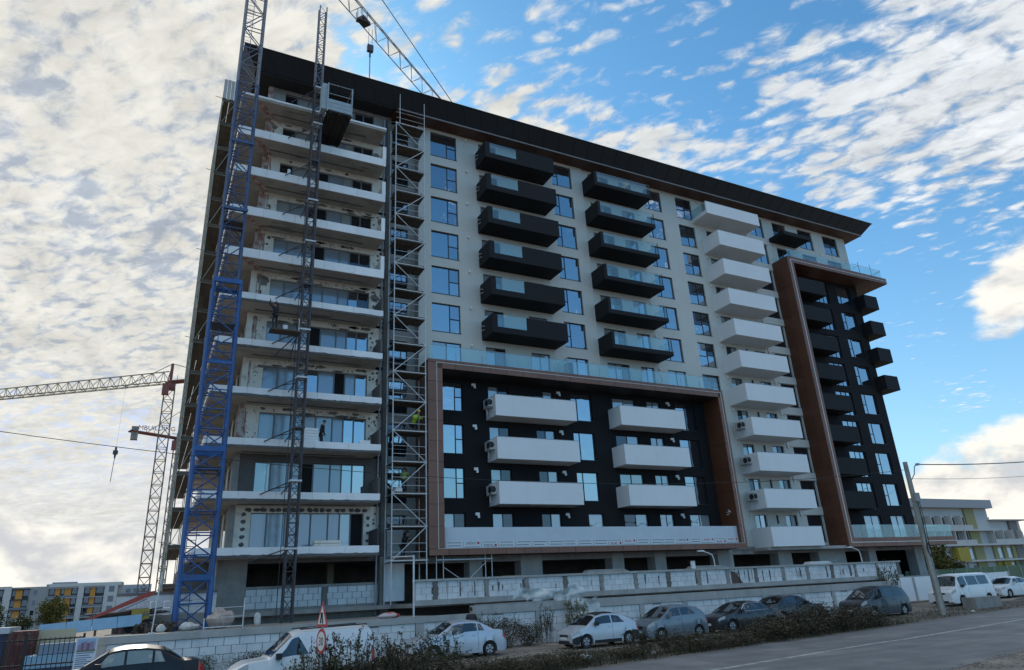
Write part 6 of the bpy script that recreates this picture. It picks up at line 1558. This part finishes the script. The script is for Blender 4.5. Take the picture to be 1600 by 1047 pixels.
# ------------------------------------------------------------------ plants
def leaves(n, size, fn, seed, up=.3):
    rnd = random.Random(seed); b = MB()
    for i in range(n):
        p, dr = fn(rnd)
        d = Vector((rnd.gauss(0, 1), rnd.gauss(0, 1), rnd.gauss(up, 1))).normalized() if dr is None else (dr+Vector((rnd.gauss(0, .5), rnd.gauss(0, .5), rnd.gauss(0, .5)))).normalized()
        s = d.cross(Vector((rnd.gauss(0, 1), rnd.gauss(0, 1), rnd.gauss(0, 1)))).normalized(); l = size*rnd.uniform(.6, 1.4); w = l*rnd.uniform(.22, .42)
        b.face([p, p+d*l*.45+s*w, p+d*l, p+d*l*.45-s*w])
    return b
PLANT = {}
def plant_mesh(kind, seed):
    k = (kind, seed)
    if k in PLANT: return PLANT[k]
    rnd = random.Random(seed*31+7)
    stems = MB()
    if kind == 'bush':        # low dense mound of shoots, unit size about 1 m wide and 1 m high
        cl = []
        for i in range(34):
            a = rnd.uniform(0, 6.28); q = rnd.random()**.5*.5; h = rnd.uniform(.15, 1.0)*(1-.9*q*q); cl.append((Vector((q*math.cos(a), q*math.sin(a), h)), rnd.uniform(.07, .17)))
            stems.rod((q*.3*math.cos(a), q*.3*math.sin(a), 0), cl[-1][0], .006, 4, r2=.003)
        def fn(r):
            c, s = r.choice(cl); p = c+Vector((r.gauss(0, s), r.gauss(0, s), r.gauss(0, s*.8))); p.z = max(.02, p.z); return p, None
        lf = leaves(2500, .046, fn, seed)
    elif kind == 'stalk':     # tall thin weeds
        st = []
        for i in range(26):
            a = rnd.uniform(0, 6.28); q = rnd.random()**.5*.42; p = Vector((q*math.cos(a), q*math.sin(a), 0)); h = rnd.uniform(.45, 1.0); t = p+Vector((rnd.gauss(0, .10), rnd.gauss(0, .10), h)); m = p.lerp(t, .5)+Vector((rnd.gauss(0, .03), rnd.gauss(0, .03), 0))
            stems.tube([p, m, t], .0055, 4); st.append((p, m, t))
            for w in range(5):
                f = rnd.uniform(.4, .95); c = p.lerp(t, f); e = c+Vector((rnd.gauss(0, .09), rnd.gauss(0, .09), rnd.uniform(.05, .16))); stems.rod(c, e, .003, 3); st.append((c, c.lerp(e, .5), e))
        def fn(r):
            p, m, t = r.choice(st); f = r.uniform(.25, 1.05); return p.lerp(t, f)+Vector((r.gauss(0, .014), r.gauss(0, .014), r.gauss(0, .02))), None
        lf = leaves(1300, .040, fn, seed)
    else:                     # crown of a tree, unit radius
        cl = []
        for i in range(60):
            d = Vector((rnd.gauss(0, 1), rnd.gauss(0, 1), rnd.gauss(0, .9))).normalized()*rnd.random()**.4; cl.append((d, rnd.uniform(.10, .22)))
        def fn(r):
            c, s = r.choice(cl); return c+Vector((r.gauss(0, s), r.gauss(0, s), r.gauss(0, s))), None
        lf = leaves(4200, .13, fn, seed)
        for c, s in cl[:26]: stems.rod((0, 0, -.9), c*.5+Vector((0, 0, -.25)), .03, 4, r2=.015); stems.rod(c*.5+Vector((0, 0, -.25)), c, .015, 4, r2=.005)
    PLANT[k] = (lf, stems); return PLANT[k]
PM = {}
def plant(name, kind, seed, x, y, w, h, lm, label, cat, group=None, rz=0, zg=None, trunk=0):
    z = G(x) if zg is None else zg
    r = empty(name, (x, y, z), label, cat, group)
    lf, st = plant_mesh(kind, seed)
    for nm, bb, m in (('foliage' if kind != 'crown' else 'crown', lf, lm), ('stems' if kind != 'crown' else 'limbs', st, stem_m if kind != 'crown' else bark)):
        k = (kind, seed, nm, m.name)
        if k not in PM: PM[k] = bb.mesh(nm, m)
        mw = Matrix.Translation((x, y, z+(trunk+h*.5 if kind == 'crown' else 0))) @ Matrix.Rotation(rz, 4, 'Z') @ Matrix.Diagonal((w, w, h if kind != 'crown' else h*.5, 1))
        mesh_obj(nm, PM[k], r, mw)
    if trunk:
        b = MB(); b.rod((x, y, z-.1), (x+.1, y, z+trunk+h*.3), w*.09, 8, r2=w*.05); b.build('trunk', bark, r, smooth=True)
    return r
gb = 'bushes on the road verge'
vb = lambda x, d: (x, far_edge(x)+d)
for i, (x, d, w, h, s, m, kind, lab) in enumerate([
    (3.2, .75, 1.30, 0.72, 1, leafB, 'stalk', 'thin dry weeds in front of the white delivery van bonnet'),
    (5.0, .9, 1.9, 1.70, 2, leafB, 'stalk', 'tall dry weeds beside the road sign in front of the white delivery van'),
    (6.1, .9, 1.7, 1.55, 3, leafB, 'stalk', 'dry weeds half hiding the rear side of the white delivery van'),
    (5.6, .2, 1.70, 0.61, 4, leafA, 'bush', 'low dark bush at the foot of the road sign'),
    (4.4, 1.1, 1.6, 1.45, 4, leafD, 'stalk', 'greenish weeds just left of the road sign before the van door'),
    (6.9, .7, 1.6, 1.35, 1, leafB, 'stalk', 'dry branching weeds at the road edge right of the white delivery van tail'),
    (7.6, 1.6, 2.40, 0.83, 5, leafA, 'bush', 'dark leafy bush between the white delivery van and the silver saloon'),
    (7.7, 3.0, 1.90, 1.30, 6, leafB, 'stalk', 'tall rusty brown weeds just behind the white delivery van'),
    (9.2, 3.3, 1.80, 1.37, 7, leafD, 'stalk', 'tall greenish weeds before the bonnet of the silver saloon'),
    (9.4, 1.0, 2.60, 0.61, 8, leafA, 'bush', 'low dark bush in front of the front wheel of the silver saloon'),
    (11.4, 1.1, 2.40, 0.50, 9, leafA, 'bush', 'low dark bush in front of the middle of the silver saloon'),
    (13.2, 1.3, 2.20, 0.52, 10, leafB, 'bush', 'low brownish bush in front of the rear wheel of the silver saloon'),
    (15.9, 1.4, 2.00, 0.45, 11, leafB, 'bush', 'low brown bush in front of the bumper of the pale rounded hatchback'),
    (17.6, 1.7, 2.10, 0.83, 12, leafB, 'stalk', 'tall brown weeds in front of the door of the pale rounded hatchback'),
    (18.2, .7, 1.50, 0.86, 13, leafB, 'stalk', 'dry yellowish weeds at the road edge before the grey blue hatchback'),
    (19.6, .6, 2.00, 0.68, 14, leafA, 'bush', 'dark scrubby bush at the road edge before the grey blue hatchback'),
    (21.4, .5, 2.00, 0.50, 15, leafA, 'bush', 'low dark bush at the road edge between grey blue hatchback and black saloon'),
    (23.6, .9, 2.30, 0.84, 16, leafA, 'bush', 'dark bush hiding the lower side of the black chrome trimmed saloon'),
    (25.6, 1.0, 2.50, 1.08, 17, leafA, 'bush', 'big dark bush in front of the rear of the black chrome trimmed saloon'),
    (27.6, 1.1, 2.70, 1.20, 18, leafA, 'bush', 'tallest dark bush in front of the plum saloon tail'),
    (29.6, 1.0, 2.60, 1.08, 19, leafA, 'bush', 'big dark bush in front of the plum saloon door'),
    (31.4, .9, 2.40, 0.80, 20, leafA, 'bush', 'dark bush at the right end of the hedge before the people carrier'),
]):
    xx, yy = vb(x, d); plant('verge_bush' if kind == 'bush' else 'verge_weeds', kind, 1+s % 5, xx, yy, w, h, m, lab, 'bush' if kind == 'bush' else 'weeds', gb, rz=i*1.3)
for i, (x, y, w, h, s, m, kind, lab) in enumerate([
    (16.0, 32.3, 1.7, 1.35, 2, leafA, 'bush', 'dark green bush against the street wall right of the silver saloon'),
    (17.2, 32.5, 1.4, 1.2, 3, leafA, 'bush', 'dark green bush against the street wall left of the pale rounded hatchback'),
    (15.1, 32.6, 1.0, 1.7, 4, leafD, 'stalk', 'tall green weeds against the street wall behind the silver saloon boot'),
    (18.6, 32.9, .8, 1.9, 5, leafB, 'stalk', 'dry straw coloured weeds standing against the street wall post'),
    (20.3, 32.6, 1.3, 2.1, 1, leafC, 'stalk', 'yellowish tall weeds behind the roof of the pale rounded hatchback'),
    (24.6, 32.7, 1.3, .9, 2, leafD, 'bush', 'green bush against the wall behind the bonnet of the black saloon'),
    (2.2, 32.9, 2.0, .7, 3, leafD, 'bush', 'low green weeds at the foot of the wall behind the black saloon boot'),
    (4.6, 32.9, 1.8, .65, 4, leafB, 'bush', 'low dry weeds at the foot of the wall above the white van bonnet'),
]): plant('wall_bush' if kind == 'bush' else 'wall_weeds', kind, s, x, y, w, h, m, lab, 'bush' if kind == 'bush' else 'weeds', 'plants along the street wall', rz=i*.9)
plant('small_tree', 'crown', 1, 70.6, 45.4, 1.7, 3.6, leafC, 'small yellow leaved tree right behind the leaning pole', 'tree', 'trees at the right', zg=.8, trunk=1.0)
plant('small_tree', 'crown', 2, 75, 48, 1.6, 2.4, leafD, 'green round tree left of the white passenger van roof', 'tree', 'trees at the right', zg=.7, trunk=.6)
plant('small_tree', 'crown', 3, 80, 50, 1.9, 3.0, leafD, 'green tree above the roof of the white passenger van', 'tree', 'trees at the right', zg=.7, trunk=.8)
plant('bare_sapling', 'stalk', 2, 47.0, 33.9, 2.0, 3.0, leafD, 'thin sapling standing before the low white wall left of the leaning pole', 'tree', None, zg=.4)
plant('small_tree', 'crown', 4, -33, 225, 3.6, 6.0, leafD, 'olive green tree at the far left in front of the orange striped block', 'tree', 'trees before the far block', zg=0, trunk=.8)
plant('small_tree', 'crown', 5, -19.5, 222, 3.2, 7.0, leafC, 'yellow green tree in front of the middle of the orange striped block', 'tree', 'trees before the far block', zg=0, trunk=1.0)
plant('small_tree', 'crown', 1, -25.5, 218, 2.6, 3.6, leafD, 'lower olive shrub between the two trees before the orange striped block', 'tree', 'trees before the far block', zg=0, trunk=.4)
# weeds and litter that nobody could count
def ground_weeds():
    rnd = random.Random(99); b = MB()
    for i in range(15000):
        x = rnd.uniform(-6, 46); dd = rnd.random()**1.2*4.6-.05; y = far_edge(x)+dd
        if 17 < x < 24 and dd > 1.6 and rnd.random() < .6: continue
        if x > 34 and rnd.random() < .8: continue
        h = rnd.uniform(.06, .34)*(1.0 if x < 34 else .6)*(.6+.8*mnoise.noise(Vector((x*.6, y*.8, 1)))+.3)
        if h < .03: continue
        a = rnd.uniform(0, 6.28); lx, ly = rnd.gauss(0, .35)*h, rnd.gauss(0, .35)*h; w = rnd.uniform(.008, .022); z = G(x)
        b.face([(x-w*math.cos(a), y-w*math.sin(a), z), (x+w*math.cos(a), y+w*math.sin(a), z), (x+lx, y+ly, z+h)])
    o = b.build('verge_weeds_cover', leafB); tag(o, 'short dry weeds and grass covering the verge between road and cars', 'weeds', kind='stuff')
    b = MB()
    for i in range(420):
        x = rnd.uniform(0, 50); y = far_edge(x)+rnd.uniform(-.3, 5); s = rnd.uniform(.02, .07); z = G(x); b.box(x, x+s, y, y+s*.8, z-.01, z+s*.6, rot=Euler((rnd.uniform(-.5, .5), rnd.uniform(-.5, .5), rnd.uniform(0, 3))).to_matrix())
    o = b.build('stones', M('verge_stone', (.22, .20, .17), .95)); tag(o, 'small stones scattered over the verge', 'stones', kind='stuff')
    b = MB()
    for i in range(900):
        x = rnd.uniform(12, 40); y = near_edge(x)-rnd.random()**1.5*1.6+.15; s = rnd.uniform(.02, .06); z = G(x); b.box(x, x+s, y, y+s, z-.01, z+s*.5, rot=Euler((rnd.uniform(-.5, .5), rnd.uniform(-.5, .5), rnd.uniform(0, 3))).to_matrix())
    o = b.build('gravel', dirt); tag(o, 'loose gravel along the near edge of the road', 'gravel', kind='stuff')
ground_weeds()
rnd = random.Random(17)
for x, d, s, lab in ((14.6, 2.3, .34, 'crumpled white rag on the verge beside the silver saloon'), (16.6, 1.5, .12, 'small white scrap on the verge before the pale rounded hatchback'), (17.4, 1.2, .10, 'tiny white scrap on the verge by the pale rounded hatchback door'), (40.5, .5, .14, 'white scrap at the road edge by the grey concrete block'), (9.0, 2.5, .22, 'white litter among the weeds before the silver saloon')):
    b = MB(); y = far_edge(x)+d
    for i in range(16):
        c = Vector((x+rnd.gauss(0, s*.5), y+rnd.gauss(0, s*.3), G(x)+.05+rnd.uniform(0, s*.5))); u, v = (Vector((rnd.gauss(0, 1), rnd.gauss(0, 1), rnd.gauss(0, 1))).normalized()*s*.3 for _ in (0, 1)); b.face([c-u-v, c+u-v, c+u+v, c-u+v])
    o = b.build('litter', white_l); tag(o, lab, 'litter')
print('OBJECTS', len(S.objects), 'TRIS', sum(len(o.data.loop_triangles) if False else sum(len(p.vertices)-2 for p in o.data.polygons) for o in S.objects if o.type == 'MESH'))
